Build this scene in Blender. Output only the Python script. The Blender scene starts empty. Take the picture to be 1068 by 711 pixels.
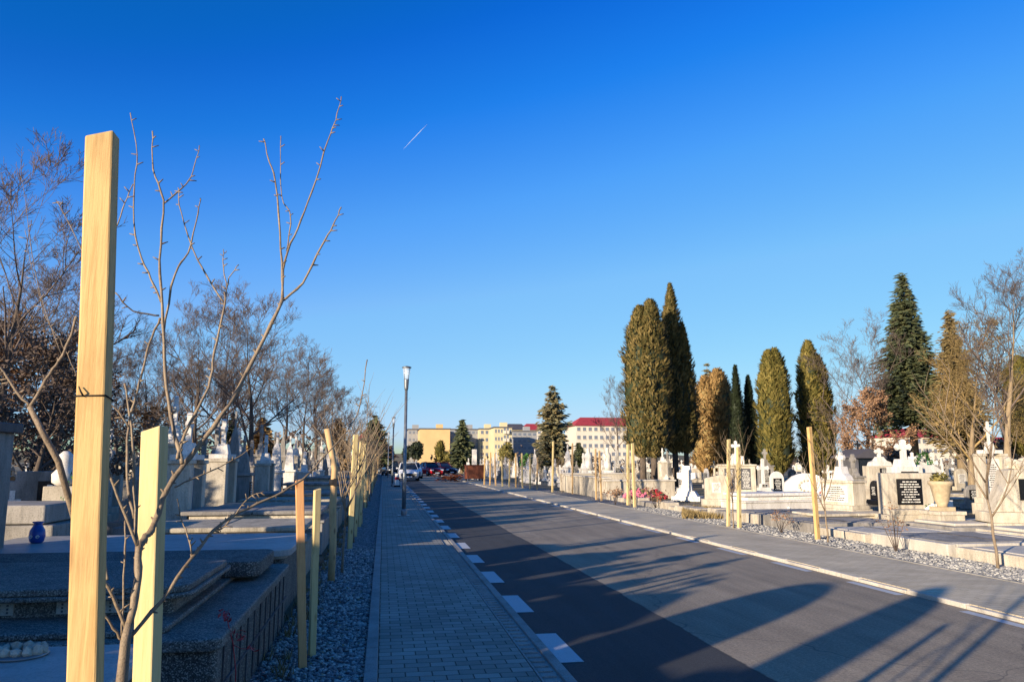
import bpy, math, random
from math import sin, cos, pi, radians as R, sqrt, atan2
from mathutils import Vector, Matrix, noise
col = bpy.context.scene.collection
sc = bpy.context.scene

# ------------------------------------------------------------------ survey helpers
PSI, PIT, FOC, EYE = R(9.26), R(8.79), 812.0, 1.6
CF = Vector((sin(PSI)*cos(PIT), cos(PSI)*cos(PIT), sin(PIT)))
CR = Vector((cos(PSI), -sin(PSI), 0))
CU = Vector((-sin(PSI)*sin(PIT), -cos(PSI)*sin(PIT), cos(PIT)))
def ray(x, y):
    return CF + CR*((x-534)/FOC) + CU*((355.5-y)/FOC)
def on_plane(x, y, z=0.0):
    d = ray(x, y); t = (z-EYE)/d.z
    return Vector((t*d.x, t*d.y, z))
def at_depth(x, y, Y):
    d = ray(x, y); t = Y/d.y
    return Vector((t*d.x, Y, EYE+t*d.z))

# ------------------------------------------------------------------ mesh builder
class MB:
    def __init__(s): s.v = []; s.f = []; s.sm = []
    def add(s, vs, fs, smooth=False):
        n = len(s.v); s.v += [tuple(v) for v in vs]
        s.f += [tuple(i+n for i in f) for f in fs]; s.sm += [smooth]*len(fs)
    def box(s, cx, cy, z0, sx, sy, sz, tx=1.0, ty=1.0, rz=0.0):
        a, b = sx/2, sy/2; vs = []
        for z, kx, ky in ((z0, 1, 1), (z0+sz, tx, ty)):
            for x, y in ((-a, -b), (a, -b), (a, b), (-a, b)):
                X, Y = x*kx, y*ky
                vs.append((cx+X*cos(rz)-Y*sin(rz), cy+X*sin(rz)+Y*cos(rz), z))
        s.add(vs, [(3,2,1,0),(4,5,6,7),(0,1,5,4),(1,2,6,5),(2,3,7,6),(3,0,4,7)])
    def prism(s, pts, y0, y1):           # outline in xz, extruded along y
        n = len(pts)
        vs = [(x, y0, z) for x, z in pts]+[(x, y1, z) for x, z in pts]
        fs = [tuple(range(n)), tuple(range(2*n-1, n-1, -1))]
        fs += [(i, i+n, (i+1) % n+n, (i+1) % n) for i in range(n)]
        s.add(vs, fs)
    def slab(s, pts, z0, z1):            # outline in xy, extruded along z
        n = len(pts)
        vs = [(x, y, z0) for x, y in pts]+[(x, y, z1) for x, y in pts]
        fs = [tuple(range(n-1, -1, -1)), tuple(range(n, 2*n))]
        fs += [(i, (i+1) % n, (i+1) % n+n, i+n) for i in range(n)]
        s.add(vs, fs)
    def tube(s, pts, rs, n=6, cap=True, ph=0.0):
        pts = [Vector(p) for p in pts]; L = len(pts); vs = []; fs = []
        ref = None
        for i, p in enumerate(pts):
            d = (pts[min(i+1, L-1)]-pts[max(i-1, 0)])
            if d.length < 1e-9: d = Vector((0, 0, 1))
            d.normalize()
            if ref is None: ref = d.orthogonal().normalized()
            a = (ref-d*ref.dot(d))
            if a.length < 1e-6: a = d.orthogonal()
            a.normalize(); ref = a; b = d.cross(a)
            for k in range(n):
                t = 2*pi*k/n+ph; vs.append(p+(a*cos(t)+b*sin(t))*rs[i])
        for i in range(L-1):
            for k in range(n):
                k2 = (k+1) % n
                fs.append((i*n+k, i*n+k2, (i+1)*n+k2, (i+1)*n+k))
        if cap and n > 2:
            fs.append(tuple(range(n-1, -1, -1))); fs.append(tuple(range((L-1)*n, L*n)))
        s.add(vs, fs, True)
    def lathe(s, cx, cy, prof, n=14):
        vs = []; fs = []; m = len(prof)
        for r, z in prof:
            for k in range(n):
                t = 2*pi*k/n; vs.append((cx+r*cos(t), cy+r*sin(t), z))
        for i in range(m-1):
            for k in range(n):
                k2 = (k+1) % n; fs.append((i*n+k, i*n+k2, (i+1)*n+k2, (i+1)*n+k))
        fs.append(tuple(range(n-1, -1, -1))); fs.append(tuple(range((m-1)*n, m*n)))
        s.add(vs, fs, True)
    def quad(s, c, u, w):
        s.add([c-u-w, c+u-w, c+u+w, c-u+w], [(0,1,2,3)])
    def leaf(s, c, u, w):
        s.add([c-u, c+w*.6, c+u, c-w], [(0,1,2,3)])
    def blob(s, c, r, rnd, sub=0, sq=1.0):
        # small irregular stone
        t = (1+5**.5)/2; base = [(-1,t,0),(1,t,0),(-1,-t,0),(1,-t,0),(0,-1,t),(0,1,t),(0,-1,-t),(0,1,-t),(t,0,-1),(t,0,1),(-t,0,-1),(-t,0,1)]
        F = [(0,11,5),(0,5,1),(0,1,7),(0,7,10),(0,10,11),(1,5,9),(5,11,4),(11,10,2),(10,7,6),(7,1,8),(3,9,4),(3,4,2),(3,2,6),(3,6,8),(3,8,9),(4,9,5),(2,4,11),(6,2,10),(8,6,7),(9,8,1)]
        sc_ = [rnd.uniform(.7, 1.15) for _ in range(3)]; sc_[2] *= sq
        vs = []
        for b in base:
            k = r/1.9*rnd.uniform(.85, 1.12)
            vs.append((c[0]+b[0]*k*sc_[0], c[1]+b[1]*k*sc_[1], c[2]+b[2]*k*sc_[2]))
        s.add(vs, F, False)
    def mesh(s, name, mat):
        me = bpy.data.meshes.new(name)
        me.from_pydata(s.v, [], s.f)
        if any(s.sm): me.polygons.foreach_set('use_smooth', s.sm)
        if isinstance(mat, (list, tuple)):
            for m in mat: me.materials.append(m)
        else: me.materials.append(mat)
        me.update(); return me
    def build(s, name, mat, parent=None, bevel=0.0, seg=2):
        o = bpy.data.objects.new(name, s.mesh(name, mat)); col.objects.link(o)
        if parent: o.parent = parent
        if bevel:
            m = o.modifiers.new('bevel', 'BEVEL'); m.width = bevel; m.segments = seg
            m.limit_method = 'ANGLE'; m.angle_limit = R(40)
        return o

def tag(o, label=None, cat=None, group=None, kind=None):
    if label: o['label'] = label
    if cat: o['category'] = cat
    if group: o['group'] = group
    if kind: o['kind'] = kind
    return o
def empty(name, loc=(0,0,0), rz=0.0, label=None, cat=None, group=None, s=1.0):
    o = bpy.data.objects.new(name, None); col.objects.link(o)
    o.location = loc; o.rotation_euler = (0, 0, rz); o.scale = s if isinstance(s, tuple) else (s, s, s); o.empty_display_size = .2
    return tag(o, label, cat, group)
KIDS = {}
def kids(o):
    return [c for c in bpy.data.objects if c.parent == o]
def freeze(o):
    ks = kids(o); KIDS[o.name] = ks
    for k in ks: KIDS[k.name] = kids(k)
    return o
def copy_thing(o, loc, rz=0.0, label=None, group=None, s=1.0, cat=None):
    r = o.copy(); col.objects.link(r); r.location = loc; r.rotation_euler = (0, 0, rz)
    r.scale = s if isinstance(s, (tuple, list)) else (s, s, s)
    if label: r['label'] = label
    if group: r['group'] = group
    if cat: r['category'] = cat
    for c in KIDS[o.name]:
        d = c.copy(); col.objects.link(d); d.parent = r
        for g in KIDS[c.name]:
            e = g.copy(); col.objects.link(e); e.parent = d
    return r
PROTOS = []
def proto(o):
    freeze(o); PROTOS.append(o); return o
def drop_protos():
    for o in PROTOS:
        for c in KIDS[o.name]:
            for g in KIDS[c.name]: bpy.data.objects.remove(g)
            bpy.data.objects.remove(c)
        bpy.data.objects.remove(o)

# ------------------------------------------------------------------ materials
def lin(c): return tuple((x/12.92 if x <= .04045 else ((x+.055)/1.055)**2.4) for x in c)
def hexc(h):
    return lin(tuple(int(h[i:i+2], 16)/255 for i in (0, 2, 4)))+(1,)
def node_mat(name):
    m = bpy.data.materials.new(name); m.use_nodes = True
    nt = m.node_tree; return m, nt, nt.nodes['Principled BSDF'], nt.nodes, nt.links
def coords(nt, scale=(1,1,1)):
    t = nt.nodes.new('ShaderNodeTexCoord'); mp = nt.nodes.new('ShaderNodeMapping')
    mp.inputs['Scale'].default_value = scale
    nt.links.new(t.outputs['Object'], mp.inputs['Vector']); return mp.outputs['Vector']
def noise_n(nt, vec, scale, detail=6, rough=.6):
    n = nt.nodes.new('ShaderNodeTexNoise'); n.inputs['Scale'].default_value = scale
    n.inputs['Detail'].default_value = detail; n.inputs['Roughness'].default_value = rough
    nt.links.new(vec, n.inputs['Vector']); return n.outputs['Fac']
def ramp(nt, fac, stops):
    r = nt.nodes.new('ShaderNodeValToRGB'); e = r.color_ramp.elements
    while len(e) > 2: e.remove(e[-1])
    e[0].position, e[0].color = stops[0]; e[1].position, e[1].color = stops[1]
    for p, c in stops[2:]:
        x = e.new(p); x.color = c
    nt.links.new(fac, r.inputs['Fac']); return r.outputs['Color']
def mix(nt, a, b, fac, mode='MIX'):
    m = nt.nodes.new('ShaderNodeMix'); m.data_type = 'RGBA'; m.blend_type = mode
    for inp, v in ((m.inputs[6], a), (m.inputs[7], b), (m.inputs[0], fac)):
        if isinstance(v, (int, float)): inp.default_value = v
        elif isinstance(v, tuple): inp.default_value = v
        else: nt.links.new(v, inp)
    return m.outputs[2]
def bump(nt, bsdf, h, strength, dist=.01):
    b = nt.nodes.new('ShaderNodeBump'); b.inputs['Strength'].default_value = strength
    b.inputs['Distance'].default_value = dist
    nt.links.new(h, b.inputs['Height']); nt.links.new(b.outputs['Normal'], bsdf.inputs['Normal'])
def stone(name, c1, c2, scale=3.0, fine=60, rough=.8, b=.4, stretch=(1,1,.35), stain=None, stain_amt=.5, vary=.12):
    m, nt, bs, N, L = node_mat(name)
    v = coords(nt); vs = coords(nt, stretch)
    n1 = noise_n(nt, vs, scale, 8, .65); n2 = noise_n(nt, v, fine, 3, .7)
    c = ramp(nt, n1, [(.33, hexc(c1)), (.68, hexc(c2))])
    c = mix(nt, c, (.35,.34,.33,1), ramp(nt, n2, [(.5, (0,0,0,1)), (.72, (.75,.75,.75,1))]), 'MULTIPLY')
    if name.startswith('mosaic'):
        vo = N.new('ShaderNodeTexVoronoi'); vo.inputs['Scale'].default_value = 150; L.new(v, vo.inputs['Vector'])
        sp = N.new('ShaderNodeSeparateColor'); L.new(vo.outputs['Color'], sp.inputs[0])
        c = mix(nt, c, hexc('b5afa2'), ramp(nt, sp.outputs[0], [(.68, (0,0,0,1)), (.72, (.55,.55,.55,1))]))
        c = mix(nt, c, hexc('1c1b19'), ramp(nt, sp.outputs[1], [(.72, (0,0,0,1)), (.76, (.7,.7,.7,1))]))
    if stain:
        n3 = noise_n(nt, coords(nt, (2.2, 2.2, .45)), scale*1.7, 5, .7)
        c = mix(nt, c, hexc(stain), ramp(nt, n3, [(.5, (0,0,0,1)), (.68, (stain_amt,)*3+(1,))]))
    if vary:
        oi = N.new('ShaderNodeObjectInfo'); mr = N.new('ShaderNodeMapRange')
        mr.inputs['To Min'].default_value = 1-vary; mr.inputs['To Max'].default_value = 1+vary*.5
        L.new(oi.outputs['Random'], mr.inputs['Value'])
        hs = N.new('ShaderNodeHueSaturation'); L.new(c, hs.inputs['Color']); L.new(mr.outputs['Result'], hs.inputs['Value']); c = hs.outputs['Color']
    L.new(c, bs.inputs['Base Color']); bs.inputs['Roughness'].default_value = rough
    bump(nt, bs, mix(nt, n1, n2, .5), b, .01)
    return m
def plain(name, c, rough=.6, metal=0.0, spec=None, var=.15, scale=12):
    m, nt, bs, N, L = node_mat(name)
    n = noise_n(nt, coords(nt), scale, 5, .6)
    a = hexc(c); lo = tuple(x*(1-var) for x in a[:3])+(1,); hi = tuple(min(1, x*(1+var)) for x in a[:3])+(1,)
    L.new(ramp(nt, n, [(.35, lo), (.65, hi)]), bs.inputs['Base Color'])
    bs.inputs['Roughness'].default_value = rough; bs.inputs['Metallic'].default_value = metal
    return m
def wood(name, c1, c2, knot, gs=1.0):
    m, nt, bs, N, L = node_mat(name)
    v = coords(nt, (26, 26, 1.3)); g = noise_n(nt, v, 1.6*gs, 7, .7)
    c = ramp(nt, g, [(.3, hexc(c1)), (.5, hexc(c2)), (.72, hexc(c1))])
    k = N.new('ShaderNodeTexVoronoi'); k.inputs['Scale'].default_value = 1.0
    L.new(coords(nt, (9, 9, 3.4)), k.inputs['Vector'])
    c = mix(nt, c, hexc(knot), ramp(nt, k.outputs['Distance'], [(.07, (1,)*3+(1,)), (.2, (0,0,0,1))]))
    n2 = noise_n(nt, coords(nt, (3, 3, 1.2)), 2.2, 5)
    c = mix(nt, c, hexc(knot), ramp(nt, n2, [(.52, (0,0,0,1)), (.8, (.5,.5,.5,1))]))
    L.new(c, bs.inputs['Base Color']); bs.inputs['Roughness'].default_value = .75
    bump(nt, bs, g, .5, .004); return m
def leafmat(name, cs, rough=.75, scale=.6):
    m, nt, bs, N, L = node_mat(name)
    g = N.new('ShaderNodeNewGeometry')
    n = noise_n(nt, coords(nt), scale, 4, .6)
    a = N.new('ShaderNodeMath'); a.operation = 'MULTIPLY_ADD'; a.inputs[1].default_value = .42
    L.new(g.outputs['Random Per Island'], a.inputs[0])
    b = N.new('ShaderNodeMath'); b.operation = 'MULTIPLY'; b.inputs[1].default_value = .62; L.new(n, b.inputs[0])
    L.new(b.outputs[0], a.inputs[2])
    k = len(cs)
    L.new(ramp(nt, a.outputs[0], [(.18+.64*i/(k-1), hexc(c)) for i, c in enumerate(cs)]), bs.inputs['Base Color'])
    bs.inputs['Roughness'].default_value = rough
    return m

M = {}
M['white_stone'] = stone('white_stone', 'cfc9bf', 'eeeae2', 2.5, 50, .7, .25, stain='8f887c', stain_amt=.4)
M['cream_stone'] = stone('cream_stone', 'a99e8b', 'd8ceba', 3, 55, .8, .35, stain='6f6655', stain_amt=.45)
M['grey_stone'] = stone('grey_stone', '77736c', 'a8a29a', 3, 60, .85, .5, stain='4c4943', stain_amt=.5)
M['dark_stone'] = stone('dark_stone', '3d3d40', '67666a', 3, 60, .7, .45, stain='25262a', stain_amt=.5)
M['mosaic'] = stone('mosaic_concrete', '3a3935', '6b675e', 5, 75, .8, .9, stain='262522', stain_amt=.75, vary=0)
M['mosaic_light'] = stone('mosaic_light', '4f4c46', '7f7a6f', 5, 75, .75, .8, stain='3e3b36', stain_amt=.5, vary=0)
M['weathered'] = stone('weathered_slab', '8b8374', 'b9b09c', 4, 70, .85, .6, stain='4d483e', stain_amt=.6)
M['pale_granite'] = stone('pale_granite', '93918c', 'b3b0a9', 3, 110, .5, .2, vary=0, stain='6a675f', stain_amt=.35)
M['black_granite'] = stone('black_granite', '0e0e10', '1d1d20', 4, 140, .22, .05, vary=0)
M['grey_granite'] = stone('grey_granite', '6f6b64', '8f8b82', 3, 120, .6, .2, vary=0, stain='55524b', stain_amt=.4)
M['shade_blue'] = plain('shade_blue_stone', '5b7fa8', .7)  # blue of the shaded road-facing panels, put into the stone colour
M['letters'] = plain('engraved_letters', 'dcd8cc', .6)
M['dark_letters'] = plain('dark_letters', '3a3833', .7)
M['wood_gold'] = wood('wood_gold', 'a88046', 'd4b074', '6e4620')
M['wood_pale'] = wood('wood_pale', 'bfa66a', 'd2bd88', '8c6c38')
M['wood_orange'] = wood('wood_orange', 'c98a52', 'dca56d', '8a5228')
M['wood_bark'] = wood('wood_debarked', 'a5855c', 'c9a878', '5e4127', 1.6)
M['bark'] = stone('tree_bark', '4a4038', '6d6054', 9, 90, .95, .8, stretch=(1,1,.3))
M['bark_pale'] = stone('pale_bark', '7d6b53', 'a39072', 9, 90, .95, .8, stretch=(1,1,.3))
M['twig'] = plain('twig_bark', '63564e', .85, var=.3)
M['twig_gold'] = plain('golden_twig_bark', '9c8355', .85, var=.3)
M['sap_bark'] = stone('sapling_bark', '6f5f4e', '9a8870', 30, 200, .7, .4, stretch=(1,1,.6))
M['sap_twig'] = stone('sapling_twig', '75634f', 'a08c70', 26, 200, .6, .3, stretch=(1,1,.6))
M['thuja'] = leafmat('thuja_leaf', ['26280f', '4e4a22', '76673a', '96804e'], scale=.9)
M['thuja_olive'] = leafmat('olive_thuja_leaf', ['2a2e12', '565321', '776c34', '948548'], scale=.9)
M['thuja_brown'] = leafmat('brown_thuja_leaf', ['4a3820', '7d6238', 'a08050', 'b89a66'], scale=.9)
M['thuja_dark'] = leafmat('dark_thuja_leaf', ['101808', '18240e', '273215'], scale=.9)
M['spruce'] = leafmat('spruce_needle', ['242d1c', '424b2e', '686944'], scale=.8)
M['spruce_grey'] = leafmat('grey_spruce_needle', ['2f3628', '535540', '77704e', '8c7447'], scale=.8)
M['dry_leaf'] = leafmat('dry_brown_leaf', ['4a3424', '72543c', '9a785a', 'b0906e'], scale=1.2)
M['dry_leaf_dark'] = leafmat('dark_dry_leaf', ['352b24', '5a493c', '80705e'], scale=1.2)
M['gold_leaf'] = leafmat('golden_leaf', ['4a4128', '6f5f3a', '8d7b4c'], scale=1.2)
M['red_leaf'] = leafmat('red_leaf', ['7a1f22', 'b0383c', 'd06062'], scale=5)
M['green_leaf'] = leafmat('green_leaf', ['1d3a16', '2f5a22', '4b7a30'], scale=5)
M['grass'] = leafmat('dry_grass', ['5a4c30', '7d6b42', '9a8452'], scale=3)
M['metal'] = plain('galvanised_metal', '7d8286', .45, .6)
M['dark_metal'] = plain('dark_metal', '2c2e31', .5, .5)
M['rust'] = stone('rusty_steel', '4a2416', '7c4226', 4, 60, .8, .4)
M['rubber'] = plain('tyre_rubber', '17171a', .9)
M['carwhite'] = plain('white_car_paint', 'dcdfe2', .25)
M['carred'] = plain('red_car_paint', 'a81520', .25)
M['carmaroon'] = plain('maroon_car_paint', '5d1a24', .25)
M['cardark'] = plain('dark_car_paint', '1c1f26', .25)
M['flower_white'] = plain('white_petals', 'e8e6dd', .8)
M['flower_red'] = plain('red_petals', 'b02030', .8)
M['flower_pink'] = plain('pink_petals', 'c86a80', .8)
M['blueglaze'] = plain('blue_glaze', '1b4796', .3)
M['terracotta'] = plain('pale_pot', 'b5a384', .8)
M['roofred'] = plain('red_roof_tile', 'a33239', .8, var=.15, scale=1)
M['roofdark'] = plain('dark_roof', '4c4a50', .8, scale=1)
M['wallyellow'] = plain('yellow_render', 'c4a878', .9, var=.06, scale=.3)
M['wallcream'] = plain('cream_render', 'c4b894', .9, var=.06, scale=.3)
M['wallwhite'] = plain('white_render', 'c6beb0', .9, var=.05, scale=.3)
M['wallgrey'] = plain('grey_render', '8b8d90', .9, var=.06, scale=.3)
M['ribbon'] = plain('green_ribbon', '1f7a52', .5)
def glassmat(name, c, rough=.1):
    m, nt, bs, N, L = node_mat(name)
    bs.inputs['Base Color'].default_value = hexc(c); bs.inputs['Roughness'].default_value = rough
    bs.inputs['Metallic'].default_value = .0
    n = noise_n(nt, coords(nt), 3, 2); bump(nt, bs, n, .05, .01); return m
M['glass'] = glassmat('window_glass', '232b36')
M['far_glass'] = glassmat('sky_tinted_window', '6d7480', .3)  # pale pane colour carries the reflected sky
def lampglass():
    m, nt, bs, N, L = node_mat('lantern_glass')
    bs.inputs['Base Color'].default_value = (.85,.9,.95,1); bs.inputs['Roughness'].default_value = .1
    bs.inputs['Alpha'].default_value = .35; return m
M['lampglass'] = lampglass()
def m_plate(name, c):
    m, nt, bs, N, L = node_mat(name); bs.inputs['Base Color'].default_value = hexc(c); bs.inputs['Roughness'].default_value=.4; return m
M['headlamp'] = m_plate('headlight_glass', 'e8edf2')

def m_asphalt():
    m, nt, bs, N, L = node_mat('asphalt')
    v = coords(nt); sx = N.new('ShaderNodeSeparateXYZ'); L.new(v, sx.inputs[0])
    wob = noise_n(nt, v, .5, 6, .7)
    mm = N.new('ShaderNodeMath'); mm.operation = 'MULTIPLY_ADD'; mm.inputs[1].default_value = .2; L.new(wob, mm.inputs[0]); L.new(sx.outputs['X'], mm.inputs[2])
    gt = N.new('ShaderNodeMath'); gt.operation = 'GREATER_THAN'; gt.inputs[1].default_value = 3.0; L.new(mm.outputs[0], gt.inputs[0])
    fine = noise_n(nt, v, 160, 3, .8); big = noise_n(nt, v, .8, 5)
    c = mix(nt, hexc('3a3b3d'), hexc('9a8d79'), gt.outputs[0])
    c = mix(nt, c, ramp(nt, fine, [(.35, (.62,.62,.62,1)), (.7, (1.35,1.33,1.3,1))]), 1.0, 'MULTIPLY')
    c = mix(nt, c, ramp(nt, big, [(.3, (.86,.86,.86,1)), (.7, (1.1,1.1,1.1,1))]), 1.0, 'MULTIPLY')
    mid = noise_n(nt, v, 38, 4, .75); st = noise_n(nt, coords(nt, (2.2, .18, 1)), 1.6, 5, .6)
    c = mix(nt, c, ramp(nt, mid, [(.38, (.72,.72,.72,1)), (.62, (1.2,1.2,1.2,1))]), 1.0, 'MULTIPLY')
    c = mix(nt, c, ramp(nt, st, [(.35, (.78,.78,.79,1)), (.65, (1.1,1.1,1.1,1))]), 1.0, 'MULTIPLY')
    # seam between the two lanes
    d = N.new('ShaderNodeMath'); d.operation = 'SUBTRACT'; d.inputs[1].default_value = 3.0; L.new(mm.outputs[0], d.inputs[0])
    ab = N.new('ShaderNodeMath'); ab.operation = 'ABSOLUTE'; L.new(d.outputs[0], ab.inputs[0])
    c = mix(nt, hexc('2a2a2c'), c, ramp(nt, ab.outputs[0], [(.006, (.2,.2,.2,1)), (.02, (1,1,1,1))]))
    cr = N.new('ShaderNodeTexVoronoi'); cr.feature = 'DISTANCE_TO_EDGE'; cr.inputs['Scale'].default_value = .22
    w2 = N.new('ShaderNodeVectorMath'); w2.operation = 'ADD'; nz = N.new('ShaderNodeTexNoise'); nz.inputs['Scale'].default_value = 1.5
    L.new(v, nz.inputs['Vector']); L.new(v, w2.inputs[0]); L.new(nz.outputs['Color'], w2.inputs[1]); L.new(w2.outputs[0], cr.inputs['Vector'])
    c = mix(nt, hexc('3a3937'), c, ramp(nt, cr.outputs['Distance'], [(.0008, (.4,.4,.4,1)), (.004, (1,1,1,1))]))
    L.new(c, bs.inputs['Base Color']); bs.inputs['Roughness'].default_value = .88
    bump(nt, bs, fine, .7, .006); return m
M['asphalt'] = m_asphalt()
def m_pavers(name, c1, c2, mort, w, h, rot=0):
    m, nt, bs, N, L = node_mat(name)
    v = coords(nt); b = N.new('ShaderNodeTexBrick')
    L.new(v, b.inputs['Vector']); b.inputs['Scale'].default_value = 1
    b.inputs['Brick Width'].default_value = w; b.inputs['Row Height'].default_value = h
    b.inputs['Mortar Size'].default_value = .006; b.inputs['Mortar Smooth'].default_value = .4; b.inputs['Bias'].default_value = 0
    b.inputs['Color1'].default_value = hexc(c1); b.inputs['Color2'].default_value = hexc(c2); b.inputs['Mortar'].default_value = hexc(mort)
    big = noise_n(nt, v, 1.1, 6); fine = noise_n(nt, v, 120, 3, .8)
    c = mix(nt, b.outputs['Color'], ramp(nt, big, [(.3, (.75,.75,.75,1)), (.7, (1.12,1.12,1.12,1))]), 1.0, 'MULTIPLY')
    c = mix(nt, c, ramp(nt, fine, [(.3, (.8,.8,.8,1)), (.7, (1.15,1.15,1.15,1))]), 1.0, 'MULTIPLY')
    st = noise_n(nt, v, 3.3, 8, .75)
    c = mix(nt, c, hexc('4e4b47'), ramp(nt, st, [(.6, (0,0,0,1)), (.72, (.5,.5,.5,1))]))
    L.new(c, bs.inputs['Base Color']); bs.inputs['Roughness'].default_value = .85
    inv = N.new('ShaderNodeMath'); inv.operation = 'SUBTRACT'; inv.inputs[0].default_value = 1; L.new(b.outputs['Fac'], inv.inputs[1])
    bump(nt, bs, mix(nt, inv.outputs[0], fine, .25), .8, .006); return m
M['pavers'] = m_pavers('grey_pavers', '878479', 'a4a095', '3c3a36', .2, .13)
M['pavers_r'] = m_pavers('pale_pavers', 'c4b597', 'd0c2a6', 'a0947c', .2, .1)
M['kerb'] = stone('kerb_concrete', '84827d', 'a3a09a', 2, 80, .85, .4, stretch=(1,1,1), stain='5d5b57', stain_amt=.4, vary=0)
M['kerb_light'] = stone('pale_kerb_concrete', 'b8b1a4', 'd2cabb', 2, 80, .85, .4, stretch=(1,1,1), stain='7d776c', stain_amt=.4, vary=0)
def m_paint():
    m, nt, bs, N, L = node_mat('road_paint')
    v = coords(nt); n = noise_n(nt, v, 9, 8, .8); f = noise_n(nt, v, 130, 2)
    c = mix(nt, hexc('b9bdc0'), hexc('4b4c4f'), ramp(nt, n, [(.6, (0,0,0,1)), (.68, (.8,.8,.8,1))]))
    c = mix(nt, c, ramp(nt, f, [(.3, (.8,.8,.8,1)), (.7, (1.1,1.1,1.1,1))]), 1.0, 'MULTIPLY')
    L.new(c, bs.inputs['Base Color']); bs.inputs['Roughness'].default_value = .7; bump(nt, bs, f, .4, .004); return m
M['paint'] = m_paint()
def m_gravel(name, cs, scale):
    m, nt, bs, N, L = node_mat(name)
    v = coords(nt); vo = N.new('ShaderNodeTexVoronoi'); vo.inputs['Scale'].default_value = scale; L.new(v, vo.inputs['Vector'])
    sx = N.new('ShaderNodeSeparateColor'); L.new(vo.outputs['Color'], sx.inputs[0])
    c = ramp(nt, sx.outputs[0], [(i/(len(cs)-1), hexc(x)) for i, x in enumerate(cs)])
    c = mix(nt, c, (.3,.3,.3,1), ramp(nt, vo.outputs['Distance'], [(.35, (0,0,0,1)), (.75, (.9,.9,.9,1))]), 'MULTIPLY')
    L.new(c, bs.inputs['Base Color']); bs.inputs['Roughness'].default_value = .9
    inv = N.new('ShaderNodeMath'); inv.operation = 'SUBTRACT'; inv.inputs[0].default_value = 1; L.new(vo.outputs['Distance'], inv.inputs[1])
    bump(nt, bs, inv.outputs[0], 1.0, .02); return m
M['gravel'] = m_gravel('gravel_bed', ['3f4044', '6f7073', '9a9a98', 'b9b6ae'], 30)
def m_pebble():
    m, nt, bs, N, L = node_mat('gravel_stones')
    g = N.new('ShaderNodeNewGeometry')
    L.new(ramp(nt, g.outputs['Random Per Island'], [(0, hexc('45464a')), (.35, hexc('77787a')), (.7, hexc('9d9b95')), (1, hexc('c3bfb4'))]), bs.inputs['Base Color'])
    bs.inputs['Roughness'].default_value = .8; return m
M['pebble'] = m_pebble()
def m_ground():
    m, nt, bs, N, L = node_mat('cemetery_soil')
    v = coords(nt); a = noise_n(nt, v, .15, 8, .7); b = noise_n(nt, v, 6, 6, .75)
    c = ramp(nt, a, [(.3, hexc('5e5442')), (.5, hexc('7b6f58')), (.7, hexc('8d826a'))])
    c = mix(nt, c, hexc('4e5133'), ramp(nt, b, [(.45, (0,0,0,1)), (.7, (.6,.6,.6,1))]))
    L.new(c, bs.inputs['Base Color']); bs.inputs['Roughness'].default_value = .95; bump(nt, bs, b, .8, .05); return m
M['soil'] = m_ground()

# ------------------------------------------------------------------ setting
def sheet(name, x0, x1, y0, y1, z, mat, n=1):
    b = MB(); b.add([(x0,y0,z),(x1,y0,z),(x1,y1,z),(x0,y1,z)], [(0,1,2,3)])
    o = b.build(name, mat); o['kind'] = 'structure'; return o
sheet('ground', -2500, 2500, -300, 4000, -.02, M['soil'])
sheet('road', 1.355, 6.36, -12, 134, 0, M['asphalt'])
sheet('cross_road', -60, 90, 134, 139, -.002, M['asphalt'])
def block(name, x0, x1, y0, y1, z0, z1, mat):
    b = MB(); b.box((x0+x1)/2, (y0+y1)/2, z0, x1-x0, y1-y0, z1-z0)
    o = b.build(name, mat); o['kind'] = 'structure'; return o
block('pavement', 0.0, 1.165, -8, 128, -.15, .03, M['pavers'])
b = MB()
y = -6.0
while y < 128:
    b.box(-.055, y+.499, -.15, .10, .994, .20); y += 1.0
o = b.build('pavement_edging', M['kerb'], bevel=.006); o['kind'] = 'structure'
# ribbed drainage channel between pavement and road
b = MB(); b.box(1.262, 60, -.15, .17, 136, .155)
y = 2.6
while y < 45:
    b.box(1.262, y, .0045, .118, .085, .012); y += .15
    
b.box(1.184, 60, .004, .016, 136, .024)
o = b.build('drain_channel', M['kerb']); o['kind'] = 'structure'
b = MB(); y = -6.0
while y < 128:
    b.box(1.392, y+.5, -.15, .082, .995, .172); y += 1.0
o = b.build('road_kerb', M['kerb'], bevel=.006); o['kind'] = 'structure'
# dashed edge lines: real painted rectangles
b = MB(); y = 2.25
rn = random.Random(4)
while y < 126:
    for x0, x1 in ((1.445, 1.64), (6.17, 6.29)):
        j = rn.uniform(-.02, .02); z = .004
        yy = y if x0 < 3 else y+.35
        b.add([(x0,yy+j,z),(x1,yy+j,z),(x1,yy+1.07+j,z),(x0,yy+1.07+j,z)], [(0,1,2,3)])
    y += 2.1
o = b.build('road_markings', M['paint']); o['kind'] = 'structure'
b = MB(); y = -6.0
while y < 128:
    b.box(6.405+.006*sin(y*7), y+.5, -.15, .075, .975, .195+.008*sin(y*3.3)); y += 1.0
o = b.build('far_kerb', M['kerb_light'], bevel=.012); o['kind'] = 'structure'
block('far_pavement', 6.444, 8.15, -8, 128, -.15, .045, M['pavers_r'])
block('far_pavement_edging', 8.152, 8.21, -8, 128, -.15, .057, M['kerb'])
block('gravel_bed', -.93, -.107, -8, 128, -.15, .01, M['gravel'])
block('far_gravel_bed', 8.212, 9.25, -8, 128, -.15, .04, M['gravel'])
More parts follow.
